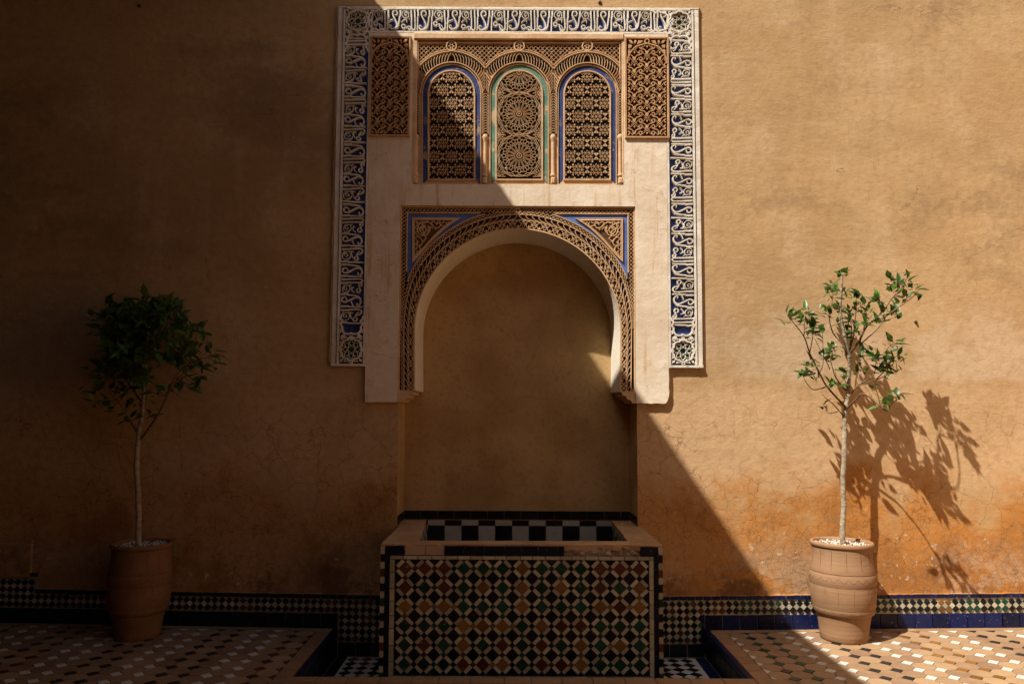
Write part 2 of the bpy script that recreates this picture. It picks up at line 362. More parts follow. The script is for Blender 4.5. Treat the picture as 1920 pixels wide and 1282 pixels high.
# small blemishes with real depth: old nail, chipped plaster lumps
b = MB()
for px, py, r in ((1717, 604, .011), (1125, 6, .014), (262, 12, .012)):
    x, z = at(px, py, 0); b.prism(circ(x, z, r, 7), -.002, .012, .4)
b.obj('nail', 'wood', wall)

# ---------------- skirting of small glazed tiles along the wall foot
def dado(side):
    piv = CL if side < 0 else CR
    root = empty('tile_skirting', (piv, 0, 0), wall); root.rotation_euler = (0, (-SLOPE if side > 0 else SLOPE), 0)
    tag(root, 'skirting of small black and cream lozenge tiles, %s of the basin' % ('left' if side < 0 else 'right'))
    P = .0432; ZB = .094; rows = 2; x_end = 2.35
    def X(u): return side*u
    g = MB(); g.slab(*sorted((X(0), X(x_end))), 0, .206, 0, .004)
    inner = abs(piv)-.735
    g.slab(*sorted((X(-inner), X(0))), CZ+.004, .206, 0, .004)
    if side < 0: g.slab(X(x_end), X(1.845), .206, .30, 0, .004)
    g.obj('bedding', 'cream', root)
    tops = tm('edging_tile', rect(.0248, .0105), .008, 'navy'); blk = tm('edging_tile', rect(.0248, .0105), .008, 'black')
    u = -inner+.03
    while u < (x_end if side > 0 else 1.845):
        put('edging_tile', tops if side > 0 else blk, root, X(u), .003, .1945+jit(.001)); u += .0512
    if side < 0:
        u = 1.87
        while u < x_end: put('edging_tile', blk, root, X(u), .004, .2945); u += .0512
    h = P/2*.95
    def colour(i, j):
        k = (i+side*1) % 16
        if side > 0:
            if k in (2, 3): return 'red' if i < 8 else 'ochre'
            if k in (6, 7, 10, 11): return 'gtile'
            return 'black'
        return 'red' if i % 12 in (0, 1) and random.random() < .85 else 'black'
    n0 = -int((inner-.01)/P)
    for i in range(n0, int(x_end/P)):
        u = (i+.5)*P
        deep = 6 if i < 0 else 2
        for j in range(deep):
            z = .183-P/2-j*P
            c = colour(i, j) if i >= 0 else ('red' if random.random() < .13 else ('gtile' if random.random() < .1 else 'black'))
            put('lozenge_tile', tm('lozenge', dia(h), .0085, c), root, X(u), .003, z)
        for j in range(deep-1):
            put('cream_tile', tm('lozengec', dia(h), .0078, 'cream'), root, X(u+P/2) if i != -1 or j < 1 else X(u+P/2-.002), .003, .183-P-j*P) if not (i == -1 and j >= 1) else None
        if side < 0 and u > 1.86:
            for j in range(2):
                put('lozenge_tile', tm('lozenge', dia(h), .0085, 'black'), root, X(u), .004, .183+P/2+j*P)
                put('cream_tile', tm('lozengec', dia(h), .0078, 'cream'), root, X(u+P/2), .004, .183+j*P)
    big = tm('skirting_tile', rect(.0522, .0455), .009, 'navy' if side > 0 else 'black', .05)
    u = .056
    while u < x_end: put('skirting_tile', big, root, X(u), .003, .0475); u += .1065
    big2 = tm('skirting_tile', rect(.0522, .0385), .009, 'black', .05)
    u = -.056-.0
    while u > -inner+.03: put('skirting_tile', big2, root, X(u), .003, -.1165); u -= .1065
    if side > 0:
        for q in range(4): put('edging_tile', tm('edgev', rect(.010, .027), .009, 'navy'), root, X(-.010), .004, .068-q*.0565)
    lip = MB(); L = []; Wd = []; u = -inner
    while u < (x_end if side > 0 else 1.82): L.append((X(u), .2085+jit(.0016))); Wd.append(random.uniform(.004, .010)); u += random.uniform(.012, .03)
    lip.ribbon(L, Wd, -.001, .0085, top=.5); lip.obj('plaster_lip', 'wall', root)
    return root
dado(-1); dado(1)

# ---------------- floor: two tiled terraces, kerb row, sunk channel
gx = MB()
gx.quad((-9, -12, -.004), (9, -12, -.004), (9, -1.62, -.004), (-9, -1.62, -.004))
go = gx.obj('courtyard_floor', M['clayborder']); tag(go, kind='structure')
octm = {}
A = .0345; PX, PY = .113, .111
def floor_poly(name, poly, th, mat, inset=.04):
    bb = MB(); n = len(poly); k = 1-inset
    bb.add([(x, y, 0) for x, y in poly]+[(x*k, y*k, th) for x, y in poly], [(i, (i+1) % n, n+(i+1) % n, n+i) for i in range(n)]+[tuple(range(n, 2*n))])
    return bb.mesh(name, mat)
e = .0014
octp = [(-PX/2+A, -PY/2+e), (PX/2-A, -PY/2+e), (PX/2-e, -PY/2+A), (PX/2-e, PY/2-A), (PX/2-A, PY/2-e), (-PX/2+A, PY/2-e), (-PX/2+e, PY/2-A), (-PX/2+e, -PY/2+A)]
m_oct = floor_poly('octagon_tile', octp, .005, 'clay')
dm = A*.93
m_dia = {c: floor_poly('square_tile', [(-dm, 0), (0, -dm), (dm, 0), (0, dm)], .0058, c) for c in ('whitetile', 'darktile', 'gtile', 'ochre', 'red')}
m_halfx = {c: {s: floor_poly('half_tile', [(0, -dm), (s*dm, 0), (0, dm)][::s], .0056, c, .0) for s in (1, -1)} for c in ('whitetile', 'red')}
m_halfy = {c: floor_poly('half_tile', [(-dm, 0), (0, -dm), (dm, 0)], .0056, c, .0) for c in ('whitetile', 'darktile', 'gtile', 'ochre', 'red')}
seq_r = ['whitetile', 'gtile', 'gtile', 'whitetile', 'whitetile', 'darktile', 'darktile', 'whitetile', 'whitetile', 'ochre', 'ochre', 'whitetile', 'whitetile', 'darktile', 'darktile', 'whitetile', 'whitetile', 'gtile', 'gtile', 'whitetile']
seq_l = ['red', 'red', 'whitetile', 'whitetile', 'darktile', 'darktile', 'whitetile', 'whitetile', 'darktile', 'darktile', 'whitetile', 'whitetile', 'red', 'darktile', 'whitetile', 'whitetile', 'darktile', 'darktile', 'whitetile', 'whitetile']
NROW = 10
def terrace(side):
    piv = CL if side < 0 else CR
    g = MB(); X = lambda u: side*u
    ymin = -1.62
    g.box(*sorted((X(.028), X(5.0 if side > 0 else 3.4))), YC, 0, -.3, 0)
    g.box(*sorted((X(.028), X(5.0 if side > 0 else 3.4))), ymin, YC, -.3, 0)
    root = g.obj('terrace_floor', 'grout'); root.location = (piv, 0, 0); root.rotation_euler = (0, -side*SLOPE, 0); tag(root, kind='structure')
    seq = seq_r if side > 0 else seq_l
    u0 = .115
    y0 = -.066
    for i in range(18):
        for j in range(NROW):
            o = inst('octagon_tile', m_oct, root, (X(u0+(i+.5)*PX), y0-(j+.5)*PY, abs(jit(.0007))), (jit(.004), jit(.004), random.choice((0, math.pi))+jit(.012)))
        for j in range(0, NROW):
            y = y0-j*PY; u = u0+i*PX; c = seq[i]
            if random.random() < .03 and c == 'gtile': c = 'darktile'
            if i == 0 and j == 0: continue
            if i == 0: inst('half_tile', m_halfx['whitetile' if side > 0 else 'red'][side], root, (X(u+.002), y, 0))
            elif j == 0: inst('half_tile', m_halfy[c], root, (X(u), y-.002, 0))
            else: inst('square_tile', m_dia[c], root, (X(u), y, abs(jit(.0006))), (jit(.004), jit(.004), jit(.03)+random.choice((0, math.pi/2))))
    # border rows along wall and channel
    u = .028
    while u < 2.15:
        L = random.uniform(.12, .2); t = floor_poly('border_tile', [(-L/2+.001, -.0295), (L/2-.001, -.0295), (L/2-.001, .0295), (-L/2+.001, .0295)], .005, 'clayborder', .02)
        inst('border_tile', t, root, (X(u+L/2), -.034, 0), (jit(.004), jit(.004), 0)); u += L
    y = -.066
    bt = floor_poly('border_tile', [(-.041, -.0535), (.041, -.0535), (.041, .0535), (-.041, .0535)], .005, 'clayborder', .02)
    while y > -.80: inst('border_tile', bt, root, (X(.0715), y-.055, 0), (jit(.004), jit(.004), 0)); y -= .11
    # glazed edge and riser down to the channel
    ed = MB(); ed.box(*sorted((X(.0), X(.026))), YC, -.002, -.028, .0065); ed.obj('glazed_edge', 'navy', root)
    rt = tm('riser', rect(.052, .064), .009, 'black', .05)
    y = -.056
    rs = MB(); rs.box(*sorted((X(.006), X(.028))), YC, -.002, CZ, -.03); rs.obj('riser_bedding', 'grout', root)
    while y > -.82:
        o = inst('riser_tile', rt, root, (X(.0105), y, -.098), (0, 0, -side*math.pi/2)); y -= .1065
    return root
tr_r = terrace(1); tr_l = terrace(-1)
# kerb row between the terraces in front of the basin
g = MB(); g.box(CL+.03, CR-.03, -1.62, YC-.003, -.3, 0); kerb = g.obj('kerb', 'grout'); tag(kerb, kind='structure')
x = CL-.05
while x < CR+.05:
    L = random.uniform(.13, .17); t = floor_poly('kerb_tile', [(-L/2+.001, -.041), (L/2-.001, -.041), (L/2-.001, .041), (-L/2+.001, .041)], .006, 'clayborder', .02)
    inst('kerb_tile', t, kerb, (x+L/2, YC-.046, 0.002), (jit(.004), jit(.004), 0))
    for q in range(5):
        inst('kerb_tile', t, kerb, (x+L/2+.03*(q % 2), YC-.046-.084*(q+1), 0.0), (jit(.004), jit(.004), 0))
    x += L
g = MB(); g.box(CL, CR, YC-.0025, YC+.012, CZ, -.002); g.obj('inner_riser', 'navy', kerb)
# channel bed
g = MB(); g.box(CL-.05, CR+.05, YC, -.002, -.3, CZ); chan = g.obj('channel_bed', 'whitetile'); tag(chan, kind='structure')
mdc = {c: floor_poly('lozenge_tile', [(-.0385, 0), (0, -.0385), (.0385, 0), (0, .0385)], .004, c, .05) for c in ('black', 'red', 'whitetile')}
for side in (-1, 1):
    e0 = -.72 if side < 0 else .77; e1 = CL+.062 if side < 0 else CR-.062
    n = 4; stp = (e1-e0)/n
    bb = MB(); bb.box(*sorted((e1, CL if side < 0 else CR)), YC+.013, -.012, CZ, CZ+.005); bb.box(*sorted((e0, e0+side*.02)), YC+.013, -.012, CZ, CZ+.005)
    bb.obj('channel_border', 'navy' if side > 0 else 'black', chan)
    for j in range(10):
        for i in range(3):
            xx = e0+side*(.055+.081*(i+.5)*.98); yy = -.055-j*.0785
            c = 'red' if (side < 0 and j == 0) or random.random() < .07 else 'black'
            inst('lozenge_tile', mdc[c], chan, (xx, yy, CZ), (0, 0, jit(.02)))
            if i < 2: inst('lozenge_tile', mdc['whitetile'], chan, (xx+side*.04, yy-.039, CZ), (0, 0, jit(.02)))

# =================================================================== BASIN
basin = empty('tiled_basin', (0, 0, CZ)); tag(basin, 'raised rectangular basin faced in lozenge mosaic, standing in the arched niche', 'basin')
RL, RRt, YR = -.7191, .7682, -.6524
Z0 = CZ
def bz(o): o.location.z -= CZ; return o
b = MB(); b.box(RL+.004, RRt-.004, YR+.004, -.525, Z0, .598); b.box(RL+.004, -.567, -.525, -.002, Z0, .598); b.box(.618, RRt-.004, -.525, -.002, Z0, .598)
b.box(NL+.004, -.592, -.002, ND-.002, .1, .598); b.box(.632, NR-.004, -.002, ND-.002, .1, .598); b.box(-.592, .632, -.525, ND-.012, .1, .22)
bz(b.obj('body', 'grout', basin))
b = MB()   # plastered rim, uneven along its edges
def rim_strip(x0, x1, y0, y1, n):
    for i in range(n):
        a = x0+(x1-x0)*i/n; c = x0+(x1-x0)*(i+1)/n; b.box(a, c, y0, y1, .597, ZR)
def rim_poly(poly):
    m = len(poly); b.add([(x, y, .597) for x, y in poly]+[(x*.999, y, ZR) for x, y in poly], [(i, (i+1) % m, m+(i+1) % m, m+i) for i in range(m)]+[tuple(range(m, 2*m))])
random.seed(3)
def edge(x0, y0, x1, y1, n, a): return [(x0+(x1-x0)*i/n+(jit(a) if 0 < i < n else 0), y0+(y1-y0)*i/n+(jit(a) if 0 < i < n else 0)) for i in range(n)]
rim_poly(edge(RL, YR, RRt, YR, 34, .006)+edge(RRt, YR, RRt, -.53, 3, .003)+edge(RRt, -.53, .604, -.52, 3, .0)+edge(.604, -.52, -.53, -.538, 20, .004)+edge(-.53, -.538, RL, -.53, 3, .0)+edge(RL, -.53, RL, YR, 3, .003))
rim_poly(edge(RL, -.53, -.53, -.538, 2, 0)+edge(-.53, -.538, -.584, .252, 12, .004)+[(-.584, .252), (NL+.002, .252), (NL+.002, -.002), (RL, -.002)])
rim_poly([(.604, -.52), (RRt, -.53), (RRt, -.002), (NR-.002, -.002), (NR-.002, .252), (.623, .252)]+edge(.623, .252, .604, -.52, 12, .004)[1:])
bz(b.obj('rim', 'rim', basin))
random.seed(11)
fp = MB(); fp.slab(-.655, .704, -.052, .5535, -YR-.004, -YR+.001); front = bz(fp.obj('front_panel', 'dgrout', basin))
def fput(name, me, x, z, par=None, w=None, **k):
    o = put(name, me, par or front, x, (w if w is not None else -YR+.0008), z-CZ if (par is None or par is basin) else z, **k); return o
front.location.z = -CZ  # meshes in the panel keep world heights
def ft(name, me, x, z, rz=0., tilt=.028): return inst(name, me, front, (x, YR-.0008-abs(jit(.0006)), z), (jit(tilt), rz+jit(.015), jit(tilt)))
CXP = (.6430+.5871)/12; CZP = .0985; X0 = -.5871; ZZ0 = .5005
rowsC = ['RRRGGGOGGGRRR', 'RGRGOGOGOGRGO', 'OOOGGGOGGGORO', 'GGGOOOGORRGGG', 'GRGOGRGRGOGOG', 'GGGRROGRROGGG']
cm = {'R': 'red', 'G': 'gtile', 'O': 'ochre', 'K': 'black'}
hb = .0362; hs = .0152
hx = CXP/2
def clipfront(poly):
    """clip a polygon to the panel rectangle"""
    for ax, lim, sg in ((0, -.640, 1), (0, .6925, -1), (1, -.047, 1), (1, .5455, -1)):
        out = []
        for i in range(len(poly)):
            p, q = poly[i], poly[(i+1) % len(poly)]; a = (p[ax]-lim)*sg; c = (q[ax]-lim)*sg
            if a >= 0: out.append(p)
            if (a >= 0) != (c >= 0):
                t = a/(a-c); out.append((p[0]+(q[0]-p[0])*t, p[1]+(q[1]-p[1])*t))
        poly = out
        if len(poly) < 3: return None
    return poly
def area(p): return abs(sum(p[i][0]*p[(i+1) % len(p)][1]-p[(i+1) % len(p)][0]*p[i][1] for i in range(len(p))))/2
def mos(name, kind, poly0, cx, cz, mat, th=.0055):
    full = [(cx+x, cz+z) for x, z in poly0]; c = clipfront(full)
    if not c or area(c) < .12*area(full): return
    if len(c) == len(full) and abs(area(c)-area(full)) < 1e-7: ft(name, tm(kind, poly0, th, mat, .06), cx, cz)
    else:
        mx = sum(p[0] for p in c)/len(c); mz = sum(p[1] for p in c)/len(c)
        ft(name, tile_mesh(kind, [(x-mx, z-mz) for x, z in c], th, mat, .06), mx, mz)
def csmall(c1, c2): return c1 if c1 == c2 and random.random() < .8 else ('black' if random.random() < .75 else random.choice((c1, c2)))
hz = CZP/2
def getc(i, r):
    return cm[rowsC[r][i]] if 0 <= i < 13 and 0 <= r < 6 else 'black'
for r in range(-1, 7):
    for i in range(-1, 14):
        x, z = X0+i*CXP, ZZ0-r*CZP
        if 0 <= r < 6 and 0 <= i < 13: mos('lozenge_tile', 'big', dia(hb), x, z, getc(i, r))
        elif 0 <= r < 6: pass
        mos('black_tile', 'big', dia(hb), x+hx, z-hz, 'black')
        if 0 <= r < 6: mos('small_tile', 'small', dia(hs), x+hx, z, csmall(getc(i, r), getc(i+1, r)) if i in range(0, 12) else 'black')
        mos('small_tile', 'small', dia(hs), x, z-hz, csmall(getc(i, r), getc(i, r+1)) if 0 <= r < 5 else 'black')
        # cream bars between
        if r >= 0 or True:
            for sx, sz in ((1, 1), (1, -1), (-1, 1), (-1, -1)):
                cx, cz = x+sx*hx/2, z+sz*hz/2
                if not (-.66 < cx < .71 and -.06 < cz < .56): continue
                L = .0238; T = .0098; a = math.radians(45)*(-1 if sx*sz > 0 else 1)
                ca, sa = math.cos(a), math.sin(a)
                poly = [(px*ca-pz*sa, px*sa+pz*ca) for px, pz in rect(L, T)]
                mos('cream_bar', 'bar%d' % (sx*sz), poly, cx, cz, 'cream', .005)
# cream border strips
def row_tiles(name, x0, x1, z0, z1, L, mat, par=front, th=.0058, horiz=True, yy=None):
    a = x0 if horiz else z0; lim = x1 if horiz else z1
    while a < lim-.004:
        l = min(L*random.uniform(.85, 1.15), lim-a)
        if lim-a-l < .01: l = lim-a
        if horiz: me = tile_mesh(name, rect(l/2-.0008, (z1-z0)/2), th, mat, .05); cx, cz = a+l/2, (z0+z1)/2
        else: me = tile_mesh(name, rect((x1-x0)/2, l/2-.0008), th, mat, .05); cx, cz = (x0+x1)/2, a+l/2
        inst(name, me, par, (cx, (YR if yy is None else yy)-.0008-abs(jit(.0006)), cz), (jit(.01), jit(.008), jit(.01))); a += l
row_tiles('border_tile', -.668, .718, .5475, .5655, .07, 'cream'); row_tiles('border_tile', -.668, .718, -.072, -.0505, .06, 'cream')
row_tiles('border_tile', -.668, -.6425, -.05, .547, .075, 'cream', horiz=False); row_tiles('border_tile', .695, .718, -.05, .547, .075, 'cream', horiz=False)
row_tiles('edge_tile', -.6935, -.6695, -.16, .566, .075, 'ink', horiz=False); row_tiles('edge_tile', .7195, .7425, -.16, .566, .075, 'ink', horiz=False)
# notched corner pieces, cream and dark in turn
for side, xa, xb in ((-1, -.7185, -.695), (1, .744, .7675)):
    z = .612; k = 0
    while z > -.15:
        h = .040 if k % 2 == 0 else .036
        n = .006
        if k % 2: poly = [(-.011, -h/2-n), (-.004, -h/2), (0, -h/2-n), (.004, -h/2), (.011, -h/2-n), (.011, h/2+n), (.004, h/2), (0, h/2+n), (-.004, h/2), (-.011, h/2+n)]
        else: poly = rect(.0113, h/2)
        me = tile_mesh('corner_piece', poly, .006 if k % 2 else .0045, ['cream', 'black', 'cream', 'red', 'cream', 'black', 'cream', 'gtile', 'cream', 'black'][k % 10], .03)
        inst('corner_piece', me, front, ((xa+xb)/2, YR-.0008, z-h/2)); z -= h; k += 1
# glazed course under the rim, two bare bricks, rough rubble where tiles are lost
def xf(px): return at(px, 1031, -YR)[0]
ks = [(722, 759, 0), (833.5, 872, 0), (872, 909, 0), (909, 946, 0), (946, 977, 0), (977, 1009, 0), (1009, 1046.5, 0), (1046.5, 1058, 0), (1200, 1234, 0)]
for a, c, _ in ks:
    xa, xb = xf(a), xf(c); me = tile_mesh('course_tile', rect((xb-xa)/2-.0012, .0245), .007, 'ink', .03)
    inst('course_tile', me, front, ((xa+xb)/2, YR-.0008, .5925), (jit(.01), jit(.006), jit(.01)))
for a, c in ((759, 797), (797, 833.5)):
    xa, xb = xf(a), xf(c); me = tile_mesh('bare_brick', rect((xb-xa)/2-.0015, .023), .0035, 'brick', .05); inst('bare_brick', me, front, ((xa+xb)/2, YR-.0008, .5925), (0, jit(.01), 0))
rb = MB(); xa, xb = xf(1058), xf(1200); NX, NZ = 60, 8
for j in range(NZ+1):
    for i in range(NX+1):
        x = xa+(xb-xa)*i/NX; z = .569+.047*j/NZ; d = mnoise.noise((x*28, z*40, 3))*.016+mnoise.noise((x*80, z*90, 9))*.008
        rb.v.append((x, YR+.004-d if 0 < i < NX and 0 < j < NZ else YR+.006, z))
for j in range(NZ):
    for i in range(NX): k = j*(NX+1)+i; rb.f.append((k, k+1, k+NX+2, k+NX+1))
rb.obj('rubble_patch', 'rubble', front, True)
# inside of the pool: chequered tiles
inn = MB(); inn.slab(-.60, .64, .22, .60, -ND+.004, -.252); inner = bz(inn.obj('pool_lining', 'grout', basin)); inner.location.z = -CZ
tw = .1094
for r, (za, zb) in enumerate(((.589, .6235), (.48, .588), (.371, .479), (.262, .37))):
    for i in range(-1, 12):
        xa = -.573+i*tw; xb = xa+tw; xa = max(xa, -.592); xb = min(xb, .636)
        if xb-xa < .01: continue
        me = tile_mesh('pool_tile', rect((xb-xa)/2-.001, (zb-za)/2-.0008), .004, 'grey' if (i+r) % 2 == 0 else 'black', .03)
        inst('pool_tile', me, inner, ((xa+xb)/2, .2505, (za+zb)/2), (jit(.006), jit(.004), jit(.006)))
for side, xs in ((-1, -.566), (1, .6175)):
    for r, (za, zb) in enumerate(((.56, .596), (.50, .559), (.44, .499), (.38, .439))):
        for i in range(13):
            ya = -.52+i*.058
            me = tm('pool_side', rect(.028, (zb-za)/2-.0008), .004, 'grey' if (i+r) % 2 == 0 else 'black', .03)
            inst('pool_tile', me, inner, (xs-side*.004+(.0 if ya < 0 else side*.012), ya+.029, (za+zb)/2), (0, 0, math.pi/2 if side < 0 else -math.pi/2))
# dark tile course at the back of the niche, above the basin
nc = MB(); nc.slab(NL+.001, NR-.001, ZR, .679, -ND, -ND+.005); ncourse = nc.obj('niche_course', 'grout', wall)
x = NL+.002; 
while x < NR-.01:
    xb = min(x+.1094, NR-.002); me = tile_mesh('course_tile', rect((xb-x)/2-.001, .0262), .005, 'black', .03)
    inst('course_tile', me, ncourse, ((x+xb)/2, ND-.005, .6515)); x = xb
for side, xs in ((-1, NL), (1, NR)):
    for y0, y1 in ((.02, .125), (.126, .25)):
        me = tile_mesh('course_tile', rect((y1-y0)/2-.001, .0262), .006, 'black', .03)
        inst('course_tile', me, ncourse, (xs, (y0+y1)/2, .6515), (0, 0, math.pi/2 if side < 0 else -math.pi/2))

# =================================================================== PLASTER PANEL AND CARVED WORK
PW, PZ, AWH, AZT = .9425, 1.3804, .7408, 2.6187
WL, WR_, WB, WT = -.664, .669, 2.756, 3.737      # recess of the three windows
FT, FB, FO, FI = 3.916, 1.602, 1.158, .9425      # frieze: top, foot, outer and inner edge
SW = .025
surround = empty('arch_surround', (0, 0, PZ)); tag(surround, 'pale plaster surround with carved stucco horseshoe arch and blue painted spandrels over the niche', 'arch')
def sz(o): o.location.z -= PZ; return o
b = MB()
random.seed(17)
def rough_leg(sg):
    pts = [(AWH, AZT), (AWH, PZ+.003)]+[(AWH+(PW-AWH)*k/9, PZ+jit(.0022)) for k in range(1, 9)]
    pts += [(PW-.020, PZ+.004), (PW-.010, PZ+.016), (PW-.006, PZ+.03)] if sg > 0 else [(PW-.003, PZ)]
    pts += [(PW+jit(.002), PZ+.05+(FB_-PZ-.05)*k/7) for k in range(7)]+[(PW, FB_), (PW, AZT)]
    return [(sg*x, z) for x, z in pts]
FB_ = 1.60
for sg in (-1, 1): b.prism(rough_leg(sg), 0, SW)
b.slab(-PW, PW, AZT, WB, 0, SW); b.slab(-PW, WL, WB, 3.74, 0, SW); b.slab(WR_, PW, WB, 3.74, 0, SW)
sz(b.obj('plaster_panel', 'slab', surround))
ACX, ACZ = at(970.5, 621, .0); AR = .644; LEGZ = 1.452
def taper(phi):
    t = max(0, min(1, (math.degrees(phi)-52)/38)); t = t*t*(3-2*t); return 1-.30*t
def arch_curve(off, n=56, legs=True):
    """points of the arch line moved outward by off*taper, left foot to right foot"""
    pts = []
    if legs:
        for k in range(8):
            z = LEGZ+(ACZ-LEGZ)*k/8; o = off*.70
            pts.append((ACX-(AR-.006*(1-k/8))-o, z))
    for k in range(n+1):
        a = math.pi-math.pi*k/n; s = taper(abs(math.pi/2-a))
        r = AR+off*s; pts.append((ACX+r*math.cos(a), ACZ+r*math.sin(a)))
    if legs:
        for k in range(7, -1, -1):
            z = LEGZ+(ACZ-LEGZ)*k/8; o = off*.70
            pts.append((ACX+(AR-.006*(1-k/8))+o, z))
    return pts
GW = .003
inner_c = arch_curve(0)
# ground of the carved arch: strip from the arch line to the frame
b = MB(); n = len(inner_c)
def to_frame(p):
    dx, dz = p[0]-ACX, p[1]-ACZ
    if p[1] <= ACZ: return ((-AWH if dx < 0 else AWH), p[1])
    t = min((AWH-(-.0 if dx > 0 else .0)) / max(1e-6, abs(dx)) if True else 9, (AZT-ACZ)/max(1e-6, dz))
    tx = ((AWH-ACX) if dx > 0 else (AWH+ACX))/max(1e-6, abs(dx)); t = min(tx, (AZT-ACZ)/max(1e-6, dz))
    return (ACX+dx*t, ACZ+dz*t)
outer_c = [to_frame(p) for p in inner_c]
for i in range(n-1):
    a, c, d, e_ = inner_c[i], inner_c[i+1], outer_c[i+1], outer_c[i]
    b.quad((a[0], -GW, a[1]), (c[0], -GW, c[1]), (d[0], -GW, d[1]), (e_[0], -GW, e_[1]))
    if abs(d[0]-e_[0]) > 1e-4 and abs(d[1]-e_[1]) > 1e-4:
        cx_ = -AWH if e_[0] < 0 else AWH; b.add([(e_[0], -GW, e_[1]), (d[0], -GW, d[1]), (cx_, -GW, AZT)], [(0, 1, 2)])
for sg in (-1, 1):
    b.quad((sg*(AR-.006)+ACX, -GW, LEGZ), (sg*AWH, -GW, LEGZ), (sg*AWH, -GW, PZ+.005), (sg*(AR+.05)+ACX, -GW, PZ+.03))
sz(b.obj('arch_ground', 'brownvoid', surround))
# white soffit, splayed towards the back
b = MB()
k_ = .972; yb = ND-.002
for i in range(n-1):
    a, c = inner_c[i], inner_c[i+1]
    f = lambda p: (ACX+(p[0]-ACX)*k_, ACZ+(p[1]-ACZ)*(k_ if p[1] > ACZ else 1))
    a2, c2 = f(a), f(c)
    b.quad((a[0], -.014, a[1]), (c[0], -.014, c[1]), (c2[0], yb, c2[1]), (a2[0], yb, a2[1]))
so_ = sz(b.obj('soffit', 'intrados', surround, True))
# stepped corbel under each foot
for sg in (-1, 1):
    b = MB(); x0 = AR-.006
    prof = [(x0*.985, LEGZ), (x0+.012, LEGZ-.004), (x0+.014, LEGZ-.022), (x0+.034, LEGZ-.026), (x0+.046, LEGZ-.046), (x0+.066, LEGZ-.052), (x0+.074, LEGZ-.07), (AWH-.0005, LEGZ-.072), (AWH-.0005, LEGZ+.004), (x0*.985, LEGZ+.004)]
    poly = [(ACX+sg*x-(.0 if sg > 0 else 0), z) for x, z in prof]
    m = len(poly); b.add([(x, -.016, z) for x, z in poly]+[(x, ND-.003, z) for x, z in poly], [(i, (i+1) % m, m+(i+1) % m, m+i) for i in range(m)]+[tuple(range(m))])
    sz(b.obj('corbel', 'carve', surround))
# --- bands of the arch
BT = .0125
def clipbox(p): return -AWH+.046 < p[0] < AWH-.046 and p[1] < AZT-.046
def arc_ribs(name, off, wd, mat='band', clip=False, h=BT):
    pts = arch_curve(off, 90); b = MB()
    if not clip: b.ribbon(pts, wd, GW, h)
    else:
        run = []
        for p in pts+[None]:
            if p and clipbox(p): run.append(p)
            else:
                if len(run) > 2: b = MB(); b.ribbon(run, wd, GW, h); sz(b.obj(name, mat, surround))
                run = []
        return
    return sz(b.obj(name, mat, surround))
arc_ribs('inner_fillet', .006, .012); arc_ribs('fillet', .0595, .0075); arc_ribs('fillet', .0975, .0075)
arc_ribs('outer_fillet', .1275, .008, clip=True, h=.014)
def along(off):
    pts = arch_curve(off, 240); L = [0]
    for i in range(1, len(pts)): L.append(L[-1]+math.dist(pts[i-1], pts[i]))
    def f(s):
        s = max(0, min(L[-1], s)); lo, hi = 0, len(L)-1
        while hi-lo > 1:
            m = (lo+hi)//2
            if L[m] <= s: lo = m
            else: hi = m
        t = (s-L[lo])/max(1e-9, L[hi]-L[lo]); return (pts[lo][0]+(pts[hi][0]-pts[lo][0])*t, pts[lo][1]+(pts[hi][1]-pts[lo][1])*t)
    return f, L[-1]
class Strip:
    """maps (s fraction, radial offset) to the wall"""
    def __init__(s): s.c = {}
    def __call__(s, fr, off):
        k = round(off, 4)
        if k not in s.c: s.c[k] = along(k)
        f, L = s.c[k]; return f(fr*L)
S = Strip()
# knotted innermost band
b = MB(); NK = 42; hh = 0
for i in range(NK):
    f0 = i/NK; d = 1/NK; g = lambda a, o: S(f0+d*a, o)
    hh = BT-.001+(i % 3)*.0003
    b.ribbon(cat_rom([g(0, .013), g(.22, .024), g(.5, .056), g(.78, .024), g(1, .013)], 3), .0048, GW, hh)
    b.ribbon(cat_rom([g(0, .056), g(.25, .042), g(.5, .015), g(.75, .042), g(1, .056)], 3), .0048, GW, hh+.0004)
    b.ribbon([g(.5, .056), g(.5, .038)], .004, GW, hh+.0007)
    b.ribbon([g(.18, .036), g(.5, .034), g(.82, .036)], .0038, GW, hh+.0009)
    b.prism([g(-.15, .012), g(.0, .034), g(.15, .012)], GW, hh+.0016, .2)
sz(b.obj('knot_band', 'band', surround))
# feather band: leaning leaves, mirrored at the crown
b = MB(); bl = MB(); NF = 74
for i in range(NF):
    m = i < NF/2; f0 = (i+.5)/NF; d = 1/NF; sg = 1 if m else -1
    g = lambda a, o: S(f0+sg*d*a, o)
    hh = BT-.001+(i % 3)*.0003
    b.ribbon(cat_rom([g(-.75, .063), g(-.2, .069), g(.2, .080), g(.30, .089), g(.10, .094)], 3), [.0036]*5+[.0046]*8, GW, hh)
    if i % 3 != 2: bl.prism([g(-.35, .066), g(.1, .071), g(.55, .084), g(.40, .092), g(.0, .081)], GW-.001, GW+.002, .1)
sz(b.obj('feather_band', 'band', surround)); sz(bl.obj('painted_feather', 'dblue', surround))
# diamond lattice band outside, clipped by the frame
NLt = 118
for half in (0, 1):
    b = MB()
    for i in range(half*NLt//2, (half+1)*NLt//2):
        for s1, s2 in ((.101, .124), (.124, .101)):
            p0 = S(i/NLt, s1); p1 = S((i+1.2)/NLt, s2)
            if all(-AWH+.013 < p[0] < AWH-.013 and p[1] < AZT-.013 for p in (p0, p1)): b.ribbon([p0, p1], .0034, GW, BT-.002+(.0005 if s1 > s2 else 0))
    sz(b.obj('lattice_band', 'band', surround))
